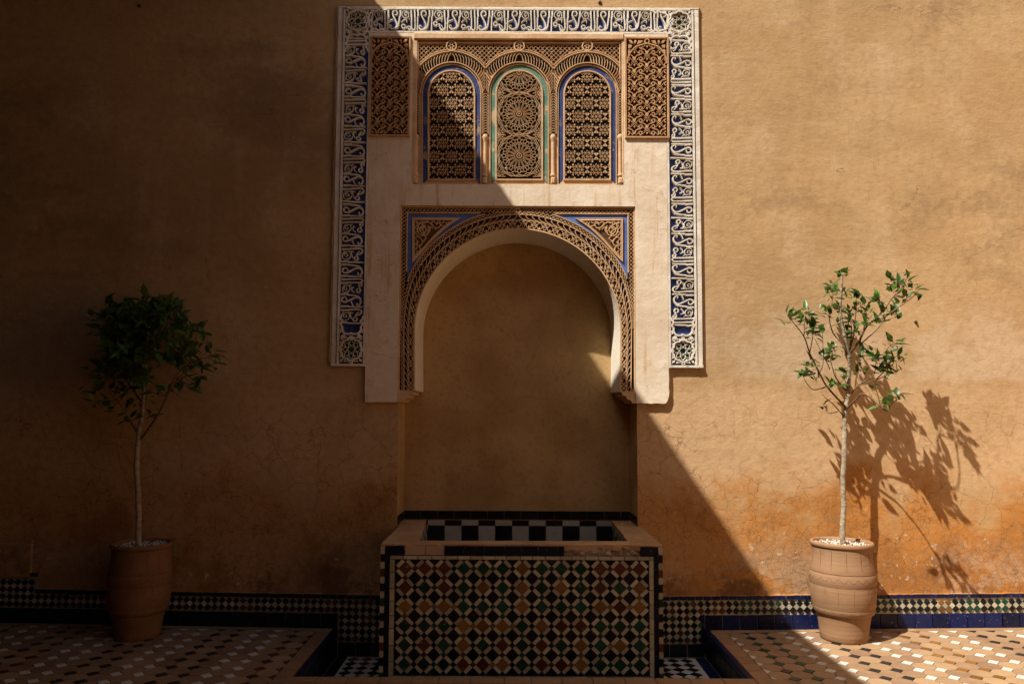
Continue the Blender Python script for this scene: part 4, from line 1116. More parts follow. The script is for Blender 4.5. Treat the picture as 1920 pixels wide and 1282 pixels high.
# the phrase, one period traced in units of the field height (490 units high)
STROKES = [
 ([(86, 152), (88, 220), (86, 300)], [50, 46, 42], 0), ([(72, 300), (70, 450), (66, 628)], [40, 36, 34], 0),
 ([(150, 168), (235, 172), (318, 215)], [10, 18, 10], 1), ([(160, 182), (130, 240), (148, 308), (200, 346), (262, 336), (300, 306), (292, 250), (258, 214), (214, 216), (194, 250), (214, 284), (248, 276), (240, 250)], 17, 1),
 ([(158, 398), (222, 370), (300, 362), (290, 420)], 20, 1), ([(300, 300), (308, 350)], 16, 1),
 ([(196, 465), (180, 500), (148, 508), (118, 485), (118, 448), (148, 425), (184, 440), (198, 478), (246, 480), (250, 540), (282, 590), (330, 602), (366, 572), (372, 500), (366, 400), (360, 320)], [32]*8+[28, 32]+[36]*6, 1),
 ([(352, 158), (354, 240), (356, 330)], [48, 44, 40], 0), ([(318, 552), (296, 520), (268, 492)], 20, 1),
 ([(436, 158), (438, 240), (440, 330)], [50, 46, 42], 0), ([(426, 330), (426, 480), (420, 622)], [38, 36, 32], 0),
 ([(388, 474), (460, 412), (542, 374)], [16, 26, 22], 1),
 ([(580, 272), (622, 264), (640, 224), (620, 180), (580, 166), (542, 190), (532, 250), (562, 322), (602, 400), (628, 470), (622, 530), (586, 572), (530, 582), (480, 562), (460, 524), (484, 498), (514, 518)], [18, 26, 30, 32, 34, 36, 38, 38, 38, 38, 38, 38, 36, 32, 28, 24, 16], 1),
 ([(702, 158), (706, 240), (704, 310)], [50, 46, 44], 0), ([(688, 300), (682, 380), (670, 460), (652, 525), (596, 578)], 38, 1),
 ([(770, 184), (850, 192), (916, 232)], [10, 18, 10], 1), ([(762, 192), (740, 250), (770, 320), (830, 346), (886, 320), (892, 270), (866, 226), (820, 216), (796, 250), (816, 284), (848, 268)], 17, 1),
 ([(734, 442), (780, 392), (842, 386), (852, 432)], 19, 1), ([(880, 318), (912, 372)], 16, 1),
 ([(822, 530), (806, 568), (770, 572), (740, 545), (742, 508), (776, 490), (810, 505), (824, 540), (846, 560), (878, 536), (916, 538), (944, 566), (930, 602), (896, 598), (884, 570)], 30, 1),
 ([(944, 158), (948, 250), (950, 330)], [46, 42, 38], 0), ([(956, 330), (958, 560), (984, 610), (1020, 604), (1036, 560), (1032, 350)], 34, 1), ([(1022, 156), (1026, 250), (1030, 350)], [44, 40, 38], 0),
 ([(1096, 154), (1100, 230), (1106, 312)], [50, 46, 44], 0), ([(1092, 312), (1090, 480), (1084, 612)], [38, 34, 30], 0),
 ([(1220, 282), (1262, 276), (1282, 236), (1262, 190), (1220, 174), (1180, 198), (1172, 256), (1202, 330), (1244, 410), (1272, 480), (1266, 544), (1230, 590), (1174, 602), (1130, 580), (1122, 534), (1150, 510), (1182, 526)], [18, 26, 30, 32, 34, 36, 38, 38, 38, 38, 38, 38, 36, 32, 28, 24, 16], 1),
 ([(1352, 160), (1356, 240), (1354, 320)], [50, 46, 44], 0), ([(1340, 310), (1334, 400), (1322, 480), (1302, 548), (1240, 598)], 38, 1)]
PERIOD = 1335
def lettering(kmin, kmax, name='lettering'):
    """strokes whose centre lies between kmin and kmax (period units); local x along the line, z up"""
    b = MB(); s = .141/490
    for i, (pts, wd, sm) in enumerate(STROKES):
        c = sum(p[0] for p in pts)/len(pts)-55
        if not (kmin*PERIOD <= c < kmax*PERIOD): continue
        P = [((x-55)*s, (640-y)*s) for x, y in pts]
        ws = wd if isinstance(wd, list) else [wd]*len(P)
        if sm and len(P) > 2:
            P2 = cat_rom(P, 4); W2 = []
            for k in range(len(P)-1): W2 += [(ws[k]*(4-j)+ws[k+1]*j)/4 for j in range(4)]
            W2.append(ws[-1])
        else: P2, W2 = P, ws
        b.ribbon(P2, [q_*s*.94 for q_ in W2], 0, FH-FG-.002+(i % 6)*.0005, top=.74)
    return b.mesh(name, 'white')
full = lettering(0, 1)
LP = PERIOD*.141/490
def text_line(origin, rot, length, lead=.0):
    """repeat the phrase along a strip; origin = left end of its base line"""
    s = 0.; k = 0
    M3 = Matrix.Rotation(rot, 4, 'Y')
    while s < length-.02:
        me = full if s+LP <= length+.001 else lettering(0, (length-s)/LP)
        v = M3 @ Vector((s, 0, 0)); o = inst('lettering', me, frz, (origin[0]+v.x, -FG, origin[1]+v.z-FB), (0, rot, 0)); s += LP
text_line((-.945, ft0), 0, 1.90)
# upright strips: on the left the line climbs, on the right it runs down
text_line((-fi0-.003, 1.868), -math.pi/2, 1.85)
text_line((fi0+.003, 3.705), math.pi/2, 1.85)
# cusped ends, medallions and leaf fill
def place(fn_pts, cx, cz, ang):
    ca, sa = math.cos(ang), math.sin(ang); return [(cx+x*ca-z*sa, cz+x*sa+z*ca) for x, z in fn_pts]
def cusp(cx, cz, ang, half):
    """lobed end of the script field; opens along -x of its own frame"""
    b = MB(); pts = []
    for k in range(61):
        a = -math.pi/2+math.pi*k/60; r = half*(.86+.20*abs(math.sin(a*2.5+math.pi/2*0)))
        pts.append((r*math.cos(a)*.95, r*math.sin(a)))
    pts = [(-.05, -half*1.02), (-.03, -half*.98), (-.018, -half*.80)]+pts+[(-.018, half*.80), (-.03, half*.98), (-.05, half*1.02)]
    b.ribbon(place(pts, cx, cz, ang), .0125, FG, FH+.001, top=.75)
    for sg in (-1, 1):
        for poly in ([(.06, .045), (.085, .030), (.10, .062), (.075, .068)], [(.030, .069), (.052, .056), (.062, .072), (.036, .076)], [(.082, .012), (.100, .004), (.104, .022), (.092, .026)]):
            b.prism(place([(x*half/.072, sg*z*half/.072) for x, z in poly], cx, cz, ang), FG, FH-.001, .2)
    b.ribbon(place(circ(half*1.28, 0, half*.12, 12), cx, cz, ang), .008, FG, FH, True)
    fz(b.obj('cusped_end', 'white', frz))
def medallion(cx, cz, Rm=.058, hx=.073, hz=.073):
    b = MB(); g = MB()
    g.prism(circ(cx, cz, Rm, 24), FG-.001, FG+.002); fz(g.obj('medallion_ground', 'greenglass', frz))
    pts = []
    for k in range(96):
        a = 2*math.pi*k/96; r = Rm*(1.0+.13*abs(math.cos(4*a))); pts.append((cx+r*math.cos(a), cz+r*math.sin(a)))
    b.ribbon(pts, .0115, FG, FH+.0012, True, top=.75)
    for k in range(8):
        a = math.pi/4*k; P = lambda r, d: (cx+r*math.cos(a+d), cz+r*math.sin(a+d))
        b.ribbon([P(Rm*.98, 0), P(Rm*.60, .52)], .0036, FG, FH-.006+k*.0002); b.ribbon([P(Rm*.98, 0), P(Rm*.60, -.52)], .0036, FG, FH-.0062-k*.0002)
        b.ribbon([P(Rm*.62, .39), P(Rm*.30, .39-.79), ], .0036, FG, FH-.0075+k*.0002); b.ribbon([P(Rm*.62, .39), P(Rm*.30, .39+.79)], .0036, FG, FH-.0078-k*.0002)
        b.ribbon([P(Rm*.62, .39), P(Rm*.95, .39)], .0034, FG, FH-.009)
    for sx in (-1, 1):
        for sz_ in (-1, 1):
            X, Z = cx+sx*hx, cz+sz_*hz
            for poly in ([(.002, .002), (.020, .008), (.024, .024), (.008, .020)], [(.027, .002), (.046, .006), (.034, .016)], [(.002, .027), (.006, .046), (.016, .034)], [(.003, .050), (.012, .040), (.010, .062)], [(.050, .003), (.040, .012), (.062, .010)]):
                b.prism([(X-sx*u*hx/.073, Z-sz_*v*hz/.073) for u, v in poly], FG, FH-.001, .18)
    for dx, dz in ((hx-.002, 0), (-hx+.002, 0), (0, hz-.002), (0, -hz+.002)): b.ribbon(circ(cx+dx*.97, cz+dz*.97, .0085, 12), .0085, FG, FH+.0006, True)
    fz(b.obj('medallion', 'white', frz))
mx = (fi0+fi1)/2
for sg in (-1, 1):
    medallion(sg*mx, 1.708, .062, .073, .082); medallion(sg*(mx-.002), 3.822, .062, .078, .078)
    cusp(sg*mx, 1.868, -math.pi/2, .0715); cusp(sg*mx, 3.665, math.pi/2, .0715)
    cusp(sg*.895, (ft0+ft1)/2, 0 if sg > 0 else math.pi, .069)

random.seed(41)
def ragged(p0, p1, name):
    L = []; Wd = []; n_ = int(math.dist(p0, p1)/.016); dx, dz = p1[0]-p0[0], p1[1]-p0[1]; ln = math.hypot(dx, dz)
    for k in range(n_+1):
        t = k/n_; o = mnoise.noise((t*ln*9, 4.2, p0[0]))*.006+jit(.0016)
        L.append((p0[0]+dx*t-dz/ln*o, p0[1]+dz*t+dx/ln*o)); Wd.append(max(.006, .017+mnoise.noise((t*ln*5, 9.1, p0[1]))*.016+jit(.003)))
    b = MB(); b.ribbon(L, Wd, -.001, .0175, top=.45); b.obj(name, 'wall', wall)
ragged((-FO-.002, FT+.006), (FO+.004, FT+.006), 'plaster_edge'); ragged((-FO-.005, FT), (-FO-.005, FB+.02), 'plaster_edge')

# =================================================================== POTS AND TREES
def zm(z): return z*.784 if z < .185 else .145+(z-.185)*(.385/.345)
def pot(x, y, z, label, rot, seed, scl=(.86, 1.0), mat='pot'):
    random.seed(seed)
    root = empty('terracotta_pot', (x, y, z)); root.scale = (scl[0], scl[0], scl[1]); root.rotation_euler = (jit(.012), jit(.012), rot); tag(root, label, 'pot', 'terracotta pots along the wall')
    b = MB(); b.lathe([(r_, zm(z_)) for r_, z_ in [(.0, .002), (.147, .0), (.152, .006), (.155, .05), (.163, .12), (.172, .168), (.175, .185)]], 56); b.obj('foot', mat, root, True)
    b = MB(); b.lathe([(r_, zm(z_) if z_ < .529 else z_) for r_, z_ in [(.174, .1851), (.194, .198), (.200, .222), (.199, .226), (.2015, .230), (.2085, .29), (.2105, .338), (.2095, .343), (.2125, .347), (.211, .398), (.2065, .404), (.2075, .409), (.202, .43), (.194, .47), (.191, .505), (.193, .53)]], 56); b.obj('body', mat, root, True)
    b = MB(); prof = [(.192, .528), (.199, .532), (.204, .541), (.204, .551), (.198, .559), (.190, .560), (.182, .555), (.178, .545), (.176, .50)]; b.lathe(prof, 56); b.obj('rim', mat, root, True)
    def rad(zz):
        pr = [(.170, .183), (.194, .198), (.200, .222), (.2085, .29), (.2105, .338), (.2125, .347), (.211, .398), (.2075, .409), (.202, .43), (.194, .47), (.191, .505), (.193, .53)]
        for (r0, z0), (r1, z1) in zip(pr, pr[1:]):
            if z0 <= zz <= z1: return r0+(r1-r0)*(zz-z0)/(z1-z0)
        return .2
    def line(pts, name, wdt=.0028):
        g = MB(); rows = []
        for (a, zz, t) in pts: rows.append((a, zz, t))
        g.tube([((rad(zz)-.0004)*math.cos(a), (rad(zz)-.0004)*math.sin(a), zm(zz)) for a, zz, t in rows], [wdt*t*.5 for a, zz, t in rows], 6); return g.obj(name, 'groove', root)
    for k in range(14):
        a = 2*math.pi*k/14+jit(.05); line([(a+jit(.01), .422, .5), (a, .46, 1.1), (a+jit(.01), .50, 1.2), (a, .522, .6)], 'groove')
        a += .2; line([(a, .232, .4), (a+jit(.01), .27, .8), (a+jit(.01), .31, .9), (a, .336, .5)], 'groove')
    wav = [(2*math.pi*k/160, .373+.009*math.sin(k*2*math.pi/160*22), .8) for k in range(161)]; line(wav, 'wavy_groove', .0026)
    for k in range(22):
        a = 2*math.pi*k/22; line([(a, .200+.002, .3), (a+.08, .206, .9), (a+.15, .213, .9), (a+.2, .216, .3)], 'groove', .0024)
    for zz in (.2255, .3405, .405): line([(2*math.pi*k/64, zz, .8) for k in range(65)], 'ring_groove', .003)
    # gravel
    for nm, mat, cnt in (('gravel', 'pebble_w', 330), ('dark_gravel', 'pebble_d', 90)):
        b = MB()
        for k in range(cnt):
            rr = .172*math.sqrt(random.random()); a = random.random()*6.283; s = random.uniform(.006, .0115)
            c = Vector((rr*math.cos(a), rr*math.sin(a), .533+random.random()*.012)); mt = Matrix.Rotation(random.random()*6, 3, Vector((jit(1), jit(1), jit(1))).normalized())
            vs = [mt @ Vector(v) for v in ((s, 0, 0), (-s, 0, 0), (0, s*.8, 0), (0, -s*.8, 0), (0, 0, s*.6), (0, 0, -s*.6))]
            b.add([c+v for v in vs], [(0, 2, 4), (2, 1, 4), (1, 3, 4), (3, 0, 4), (2, 0, 5), (1, 2, 5), (3, 1, 5), (0, 3, 5)])
        tag(b.obj(nm, mat, root), kind='stuff')
    b = MB(); b.prism(circ(0, 0, .178, 24), 0, .001); o = b.obj('soil', 'pebble_d', root); o.rotation_euler = (R(90), 0, 0); o.location = (0, 0, .530)
    return root
# leaf shapes: folded blade with a pointed tip, lying along +x
def leaf_mesh(L, wd, fold, curl):
    b = MB(); n = 6; prof = [0, .62, .96, 1., .78, .40, 0]
    mid = []; lf = []; rt = []
    for i in range(n+1):
        t = i/n; x = L*t; z = -curl*L*t*t; h = wd*prof[i]/2
        mid.append((x, 0, z)); lf.append((x-.06*L*prof[i], h, z+fold*h)); rt.append((x-.06*L*prof[i], -h, z+fold*h))
    b.v = mid+lf[1:-1]+rt[1:-1]; m = n+1
    li = lambda i: 0 if i == 0 else (n if i == n else m+i-1); ri = lambda i: 0 if i == 0 else (n if i == n else m+n-1+i-1)
    for i in range(n):
        for fn in (li, ri):
            f = [i, i+1, fn(i+1), fn(i)]; f = [v for k, v in enumerate(f) if v not in f[:k]]
            if fn is ri: f = f[::-1]
            b.f.append(tuple(f))
    return b.mesh('leaf', 'leaf', True)
LEAF = [leaf_mesh(.058, .026, .35, .10), leaf_mesh(.052, .029, .25, .22), leaf_mesh(.062, .022, .5, .15), leaf_mesh(.046, .024, .2, .05)]
def tree(label, base, py_base, ydep, trunk, branches, clusters, seed, group, r0=.0165, lscale=1., cap=300, depthf=None):
    """trunk, branches: photo-measured polylines carrying a depth in metres towards the viewer"""
    random.seed(seed)
    root = empty('potted_tree', base); tag(root, label, 'tree', group)
    def pt(px, py, d): x, z = at(px, py, ydep+d); return Vector((x-base[0], -(ydep+d)-base[1], z-base[2]))
    b = MB(); P = cat_rom([tuple(pt(*p)) for p in trunk], 8); n = len(P)
    P = [(x+mnoise.noise((seed*3.1, z*6, 1))*.007+mnoise.noise((seed*1.1, z*25, 1))*.002, y+mnoise.noise((seed*2.3, z*5, 8))*.006, z) for x, y, z in P]
    b.tube(P, [r0*(1-.62*(i/(n-1))**1.2)*(1+.10*mnoise.noise((i*.9, seed, 0))+(.22 if i % 13 == 6 else 0)) for i in range(n)], 10); tk = b.obj('trunk', 'bark', root, True)
    b = MB(); tips = []
    for br in branches:
        r = br[0]; pts = [pt(*p) for p in br[1:]]; P = cat_rom([tuple(p) for p in pts], 5); n = len(P)
        P = [(x+mnoise.noise((x*14, z*14, r*900))*.006, y+mnoise.noise((x*14, z*14, 50+r*900))*.006, z+mnoise.noise((z*14, x*14, 7))*.005) for x, y, z in P]
        b.tube(P, [max(.0014, r*(1-.72*i/(n-1))) for i in range(n)], 6); tips += [Vector(p) for p in P[1:]]
    tw = MB(); lv = []
    for cl in clusters:
        px, py, cnt, d = cl; c = pt(px, py, d)
        near = min(tips, key=lambda t: (t-c).length)
        mid = (near+c)/2+Vector((jit(.012), jit(.012), jit(.012)))
        if (near-c).length < .25: tw.tube([tuple(near), tuple(mid), tuple(c)], [.0021, .0018, .0012], 5)
        out = (c-near).normalized() if (c-near).length > .01 else Vector((0, 0, 1))
        for k in range(cnt):
            dr = (out*.55+Vector((jit(1), jit(1), jit(.9)+.30))).normalized()
            p = c+Vector((jit(.026), jit(.026), jit(.024)))
            lv.append((p, dr))
    b.v and b.obj('branch', 'twig', root, True); crown = tw.obj('twig', 'twig', root, True)
    random.shuffle(lv)
    rest = MB()
    for i, (p, dr) in enumerate(lv):
        up = Vector((jit(.6), jit(.6)-.35, 1)).normalized(); side_ = up.cross(dr)
        side_ = side_.normalized() if side_.length > .05 else Vector((0, 1, 0)); up = dr.cross(side_)
        mt = Matrix((dr, side_, up)).transposed(); s = lscale*random.choice((.5, .65, .8, .9, 1., 1.05, 1.15, 1.25))*random.uniform(.9, 1.1)
        me = random.choice(LEAF)
        if i < cap:
            o = bpy.data.objects.new('leaf', me); COL.objects.link(o); o.parent = crown; o.matrix_local = Matrix.Translation(p) @ mt.to_4x4() @ Matrix.Scale(s, 4)
        else:
            k = len(rest.v); rest.v += [tuple(p+mt @ (v.co*s)) for v in me.vertices]; rest.f += [tuple(k+q_ for q_ in pl.vertices) for pl in me.polygons]
    if rest.f: tag(rest.obj('foliage', 'leaf', crown, True), kind='stuff')
    return root
zr_ = SLOPE*(1.95-CR)+.0055; zl_ = SLOPE*(2.22+CL)+.0055
POT_R = (1.915, -.195, zr_); POT_L = (-2.195, -.23, zl_)
pot(*POT_R, 'sunlit terracotta pot with incised bands, filled with white gravel, right of the basin', .4, 1)
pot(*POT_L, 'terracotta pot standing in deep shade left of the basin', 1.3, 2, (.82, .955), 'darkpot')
def C6(x, y): return (1440+x/3.464, 490+y/3.464)
def B6(r, *pts): return [r]+[(*C6(x, y), d) for x, y, d in pts]
trk = [(1579, 1040, 0), (1580, 980, 0), (1582, 880, .0), (1584, 800, .0)]+[(*C6(x, y), d) for x, y, d in ((502, 1000, .005), (516, 880, .01), (526, 760, .02), (530, 640, .03), (518, 570, .05), (492, 470, .07), (478, 380, .08), (470, 290, .09), (480, 150, .12), (485, 95, .13))]
brs = [B6(.007, (502, 945, .0), (440, 870, .03), (380, 810, .06), (320, 700, .10), (270, 590, .12), (235, 480, .14), (180, 420, .17), (150, 370, .18)),
 B6(.004, (380, 810, .06), (300, 835, .10), (250, 785, .13), (230, 740, .15)), B6(.004, (270, 590, .12), (290, 500, .10), (285, 440, .09)), B6(.003, (235, 480, .14), (240, 340, .15)),
 B6(.005, (520, 850, .01), (450, 770, -.04), (420, 700, -.06), (400, 600, -.08)), B6(.005, (530, 640, .03), (480, 540, .0), (420, 460, -.03), (400, 360, -.04), (418, 215, -.04), (382, 172, -.05)),
 B6(.007, (524, 605, .03), (590, 520, .12), (640, 430, .18), (720, 350, .25), (800, 250, .32), (858, 190, .36), (905, 100, .40)), B6(.005, (700, 400, .24), (830, 310, .30), (930, 240, .33), (970, 205, .34)),
 B6(.004, (600, 540, .12), (700, 450, .16), (760, 390, .18), (845, 355, .20)), B6(.005, (530, 580, .04), (560, 420, .10), (575, 300, .12), (578, 230, .13)),
 B6(.006, (520, 900, .0), (590, 800, .04), (680, 740, .08), (700, 640, .10)), B6(.005, (590, 800, .04), (700, 770, .08), (840, 710, .12)), B6(.004, (700, 770, .08), (770, 690, .14), (765, 590, .17), (800, 540, .19)),
 B6(.006, (510, 955, .0), (580, 890, .08), (620, 860, .14), (700, 915, .24), (770, 970, .32), (800, 930, .35), (860, 885, .37)), B6(.004, (490, 1000, .0), (430, 930, -.04), (380, 890, -.07), (340, 850, -.09)),
 B6(.003, (455, 975, -.02), (400, 985, -.05), (370, 962, -.07)), B6(.005, (528, 560, .05), (542, 400, -.02), (520, 330, -.05)), B6(.004, (600, 530, .12), (630, 400, .06), (620, 310, .02)), B6(.003, (330, 740, .08), (360, 640, .12), (350, 470, .16)),
 B6(.003, (640, 430, .18), (610, 340, .2), (600, 290, .2)), B6(.003, (400, 700, -.07), (340, 570, -.05), (300, 500, -.04))]
cls = [(485, 100, 7, .13), (380, 170, 4, -.05), (415, 200, 5, -.04), (455, 200, 3, .1), (500, 225, 5, .1), (575, 225, 6, .13), (592, 262, 3, .13), (420, 300, 5, -.04), (400, 350, 6, -.04), (370, 330, 3, -.02), (470, 300, 5, .09), (520, 330, 6, -.05),
 (560, 310, 6, .12), (620, 300, 6, .02), (650, 340, 6, .06), (700, 260, 3, .22), (740, 245, 5, .24), (740, 330, 6, .25), (770, 305, 4, .28), (710, 390, 4, .2), (650, 400, 4, .18), (832, 355, 4, .2), (845, 265, 3, .3), (895, 240, 3, .33), (962, 210, 4, .34),
 (905, 95, 4, .40), (815, 135, 5, .36), (820, 182, 7, .34), (860, 160, 4, .36), (915, 150, 2, .38), (955, 165, 3, .38), (150, 350, 6, .18), (168, 375, 4, .18), (130, 400, 2, .18), (240, 330, 6, .15), (255, 375, 2, .15), (215, 400, 3, .15), (290, 420, 6, .09), (280, 455, 6, .1),
 (335, 450, 4, .12), (302, 482, 4, .1), (305, 385, 3, .1), (400, 590, 6, -.08), (392, 640, 6, -.07), (440, 575, 2, -.06), (335, 620, 1, .12), (265, 680, 3, .12), (240, 735, 6, .15), (300, 670, 3, .12), (315, 755, 5, .1), (290, 720, 2, .1), (465, 705, 3, -.04), (440, 805, 3, .04), (400, 810, 2, .05),
 (485, 770, 2, .0), (500, 610, 1, .03), (545, 460, 5, .08), (578, 460, 3, .1), (490, 480, 3, .06), (600, 730, 3, .06), (575, 635, 2, .06), (650, 555, 4, .1), (640, 610, 4, .1), (690, 620, 7, .1), (720, 600, 4, .11), (710, 655, 4, .1), (790, 530, 6, .19), (832, 540, 4, .2), (780, 605, 3, .17), (785, 635, 4, .16),
 (830, 645, 2, .16), (860, 600, 2, .18), (765, 695, 4, .13), (740, 725, 4, .1), (800, 710, 4, .11), (842, 705, 3, .12), (700, 830, 2, .1), (745, 915, 3, .3), (785, 915, 5, .34), (830, 885, 3, .36), (860, 885, 3, .37), (370, 960, 3, -.07), (540, 380, 4, .05), (600, 400, 4, .1), (480, 400, 4, .08)]
def rd(x, y, d):
    if x > 690 and y > 860: return .62*d
    if x > 780 and y < 300: return .5*d-.02
    return .05+.78*(d-.06)
brs = [[r_[0]]+[(px, py, rd((px-1440)*3.464, (py-490)*3.464, d)) for px, py, d in r_[1:]] for r_ in brs]
trk = [(px, py, rd((px-1440)*3.464, (py-490)*3.464, d) if py < 700 else .0) for px, py, d in trk]
cls = [(*C6(x, y), n_+3, rd(x, y, d)+jit(.06)) for x, y, n_, d in cls]
tree('slender sunlit tree with sparse green leaves in the right pot', (1.935, -.20, .53), 0, .20, trk, brs, cls, 21, 'young trees in pots', .0155, 1.0, 300)
# the bushier tree on the left
def C7(x, y): return (130+x/3.884, 530+y/3.884)
def B7(r, *pts): return [r]+[(*C7(x, y), d) for x, y, d in pts]
trk = [(259, 1040, 0), (261, 980, 0), (257, 900, .0), (258, 840, 0)]+[(*C7(x, y), d) for x, y, d in ((500, 1180, 0), (505, 1080, 0), (530, 950, .0), (540, 820, .02), (550, 680, .03), (560, 520, .05), (570, 350, .06), (575, 200, .06))]
brs = [B7(.008, (522, 1135, .0), (600, 1030, .04), (680, 900, .08), (730, 770, .11), (820, 630, .14), (940, 560, .17), (1030, 530, .18)), B7(.005, (730, 770, .11), (870, 600, .06), (900, 450, .02), (940, 360, .0)),
 B7(.006, (490, 1085, .0), (400, 930, .05), (330, 840, .08), (250, 770, .12), (190, 700, .14)), B7(.004, (330, 840, .08), (230, 860, .14), (190, 840, .16)), B7(.006, (535, 880, .0), (430, 720, -.06), (380, 540, -.1), (300, 400, -.12), (200, 300, -.1)),
 B7(.005, (540, 800, .02), (470, 560, .1), (400, 300, .15), (390, 160, .16)), B7(.005, (300, 400, -.12), (280, 230, -.08), (260, 140, -.06)), B7(.005, (555, 600, .04), (640, 420, .12), (740, 280, .18), (780, 200, .2)), B7(.005, (560, 480, .05), (620, 300, -.06), (640, 160, -.1)),
 B7(.004, (565, 420, .05), (550, 250, .12), (550, 130, .14)), B7(.004, (820, 630, .14), (900, 700, .18), (950, 680, .2)), B7(.004, (780, 700, .12), (860, 740, .15), (870, 790, .16)), B7(.004, (640, 620, .1), (760, 460, .0), (830, 400, -.06))]
random.seed(33)
cl = []
edge_pts = [(260, 130, 5), (180, 275, 5), (200, 350, 4), (390, 140, 7), (560, 110, 7), (640, 140, 7), (760, 180, 8), (810, 210, 5), (720, 260, 8), (890, 330, 6), (960, 340, 6), (1000, 370, 2), (1000, 440, 3), (1030, 515, 6), (1090, 520, 2), (1060, 600, 6), (980, 620, 6), (960, 680, 4), (880, 780, 5), (920, 740, 5), (830, 660, 4), (740, 780, 4), (680, 770, 5),
 (170, 660, 7), (150, 770, 3), (200, 790, 5), (190, 870, 4), (280, 880, 4), (310, 910, 4), (240, 690, 7), (320, 690, 7), (400, 700, 7), (620, 800, 5), (330, 620, 7), (800, 720, 6), (900, 600, 7), (480, 860, 5), (260, 580, 7), (230, 540, 2), (350, 780, 7), (410, 820, 7), (410, 930, 4), (420, 1010, 3), (480, 965, 2), (580, 1010, 3), (540, 780, 6), (560, 955, 2), (620, 900, 1), (330, 200, 8), (300, 300, 6), (270, 220, 5), (240, 240, 4)]
cl += [(*C7(x, y), n_, jit(.13)+.05) for x, y, n_ in edge_pts]
k = 0
while k < 185:
    x, y = random.uniform(270, 960), random.uniform(150, 720)
    if ((x-570)/340)**2+((y-410)/300)**2 < 1 and not (560 < x < 760 and 560 < y): cl.append((*C7(x, y), random.randint(4, 7), jit(.2)+.04)); k += 1
tree('bushy dark tree in the shaded left pot', (-2.222, -.235, .51), 0, .235, trk, brs, cl, 22, 'young trees in pots', .0165, 1.32)
# a third potted tree beyond the left edge, only leaf tips reach into view
POT_3 = (-3.78, -.34, SLOPE*(3.78+CL)+.0055)
pot(*POT_3, 'terracotta pot at the far left, almost out of sight', .2, 4)
trk = [(-150, 1010, 0), (-150, 900, 0), (-148, 800, 0), (-140, 700, 0), (-135, 560, .02), (-130, 420, .04)]
brs = [[.006, (-142, 720, 0), (-100, 620, .04), (-50, 520, .06), (-16, 494, .06)], [.005, (-138, 640, 0), (-180, 560, .1), (-210, 480, .12)], [.005, (-136, 580, 0), (-90, 560, .08), (-40, 545, .09), (-18, 528, .1)], [.005, (-134, 500, .02), (-110, 420, .1), (-90, 360, .1)]]
random.seed(4)
cl = [(-3, 493, 3, .06), (-9, 526, 4, .1), (-50, 520, 6, .06), (-70, 560, 6, .05), (-210, 480, 7, .12), (-90, 360, 7, .1), (-130, 420, 8, .04), (-100, 440, 7, .1), (-120, 500, 6, 0), (-160, 540, 6, .1)]
tree('tree whose leaf tips just enter the view at the left edge', (-3.765, -.34, .53), 0, .34, trk, brs, cl, 23, 'young trees in pots', .0165, 1.1)

# =================================================================== THE REST OF THE COURTYARD (beyond the frame, partly added for the light)
gal = empty('gallery_building', (-4.2, -4, 0)); tag(gal, 'unseen side gallery: roof shaped for its shadow on the wall, arcade added to dim the left', 'building')
def part(name, bb, mat): o = bb.obj(name, mat, gal); o.location = (4.2, 4, 0); return o
RZ = 5.3
cxr, cyr = 1.706-.55*RZ, -.42*RZ
xw = 1.706-.663*RZ
poly = [(xw, .1), (xw, 0), (cxr, cyr), (cxr+.03, -9.5), (-6.5, -9.5), (-6.5, .1)]  # unseen roof, outline and height set by the shade it must cast
b = MB(); m = len(poly)
b.add([(x, y, RZ-.25) for x, y in poly]+[(x, y, RZ) for x, y in poly], [(i, (i+1) % m, m+(i+1) % m, m+i) for i in range(m)]+[tuple(range(m)), tuple(range(m, 2*m))]); part('roof', b, 'wood')
b = MB(); b.box(-4.3, -4.0, -9.5, -.02, -.2, RZ-.253); part('gallery_wall', b, 'wood')  # unseen wall, placed and kept dark to deepen the shade at left
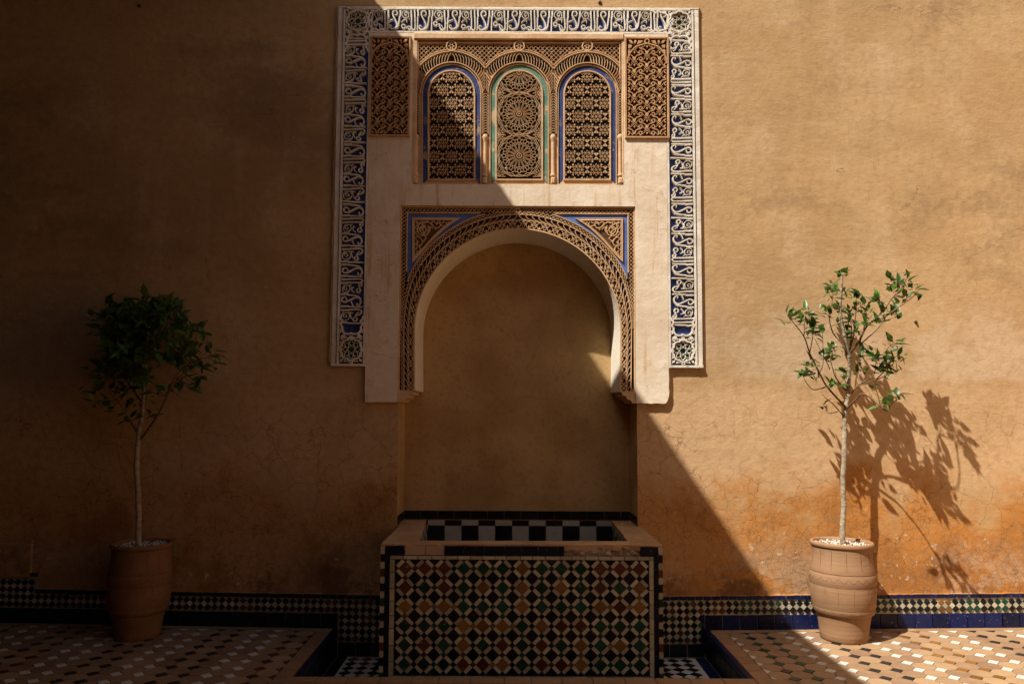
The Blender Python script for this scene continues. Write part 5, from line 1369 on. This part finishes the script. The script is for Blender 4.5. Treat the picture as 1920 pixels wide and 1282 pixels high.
# unseen arcade added to keep light off the left: square piers, arched spandrels
AX0, AX1 = -1.95, -1.62
for y in (-2.75, -5.0, -7.25, -9.2):
    b = MB(); b.box(AX0, AX1, y-.24, y+.24, 0, 2.6); b.box(AX0-.05, AX1+.05, y-.29, y+.29, 2.6, 2.72); part('light_block_pier', b, 'farwall')
for ya, yb in ((-4.71, -3.04), (-6.96, -5.29), (-8.91, -7.54)):
    b = MB(); nn = 16; yc_ = (ya+yb)/2; ra = (yb-ya)/2
    for k in range(nn):
        t0, t1 = math.pi*k/nn, math.pi*(k+1)/nn
        for xx in (AX0, AX1):
            b.quad((xx, yc_-ra*math.cos(t0), 2.73+ra*math.sin(t0)), (xx, yc_-ra*math.cos(t1), 2.73+ra*math.sin(t1)), (xx, yc_-ra*math.cos(t1), RZ-.253), (xx, yc_-ra*math.cos(t0), RZ-.253))
        b.quad((AX0, yc_-ra*math.cos(t0), 2.73+ra*math.sin(t0)), (AX1, yc_-ra*math.cos(t0), 2.73+ra*math.sin(t0)), (AX1, yc_-ra*math.cos(t1), 2.73+ra*math.sin(t1)), (AX0, yc_-ra*math.cos(t1), 2.73+ra*math.sin(t1)))
    part('light_block_spandrel', b, 'farwall')
    b = MB(); b.box(AX0+.12, AX0+.18, ya, yb, 0, 2.72+ra*.985); part('light_block_infill', b, 'wood')  # dark infill added in each arch to block light towards the left
for y in (-2.75, -5.0, -7.25, -9.2):
    b = MB(); b.box(AX0, AX1, y-.29, y+.29, 2.725, RZ-.253); part('light_block_upper_pier', b, 'farwall')
opp = MB(); opp.box(-4.2, 5.9, -9.8, -9.5, -.2, 8.5); oo = opp.obj('opposite_wall', 'farwall'); tag(oo, 'ochre wall behind the viewer, unseen, made tall to cut sky light', 'wall')  # height raised to shut out blue sky light
rgt = MB(); rgt.box(5.6, 5.9, -9.5, -.01, -.2, 4.2); ro_ = rgt.obj('bounce_wall', 'farwall'); tag(ro_, 'unseen ochre wall added on the right to bounce warm sunlight', 'wall')  # added out of view as a warm reflector for the shaded side
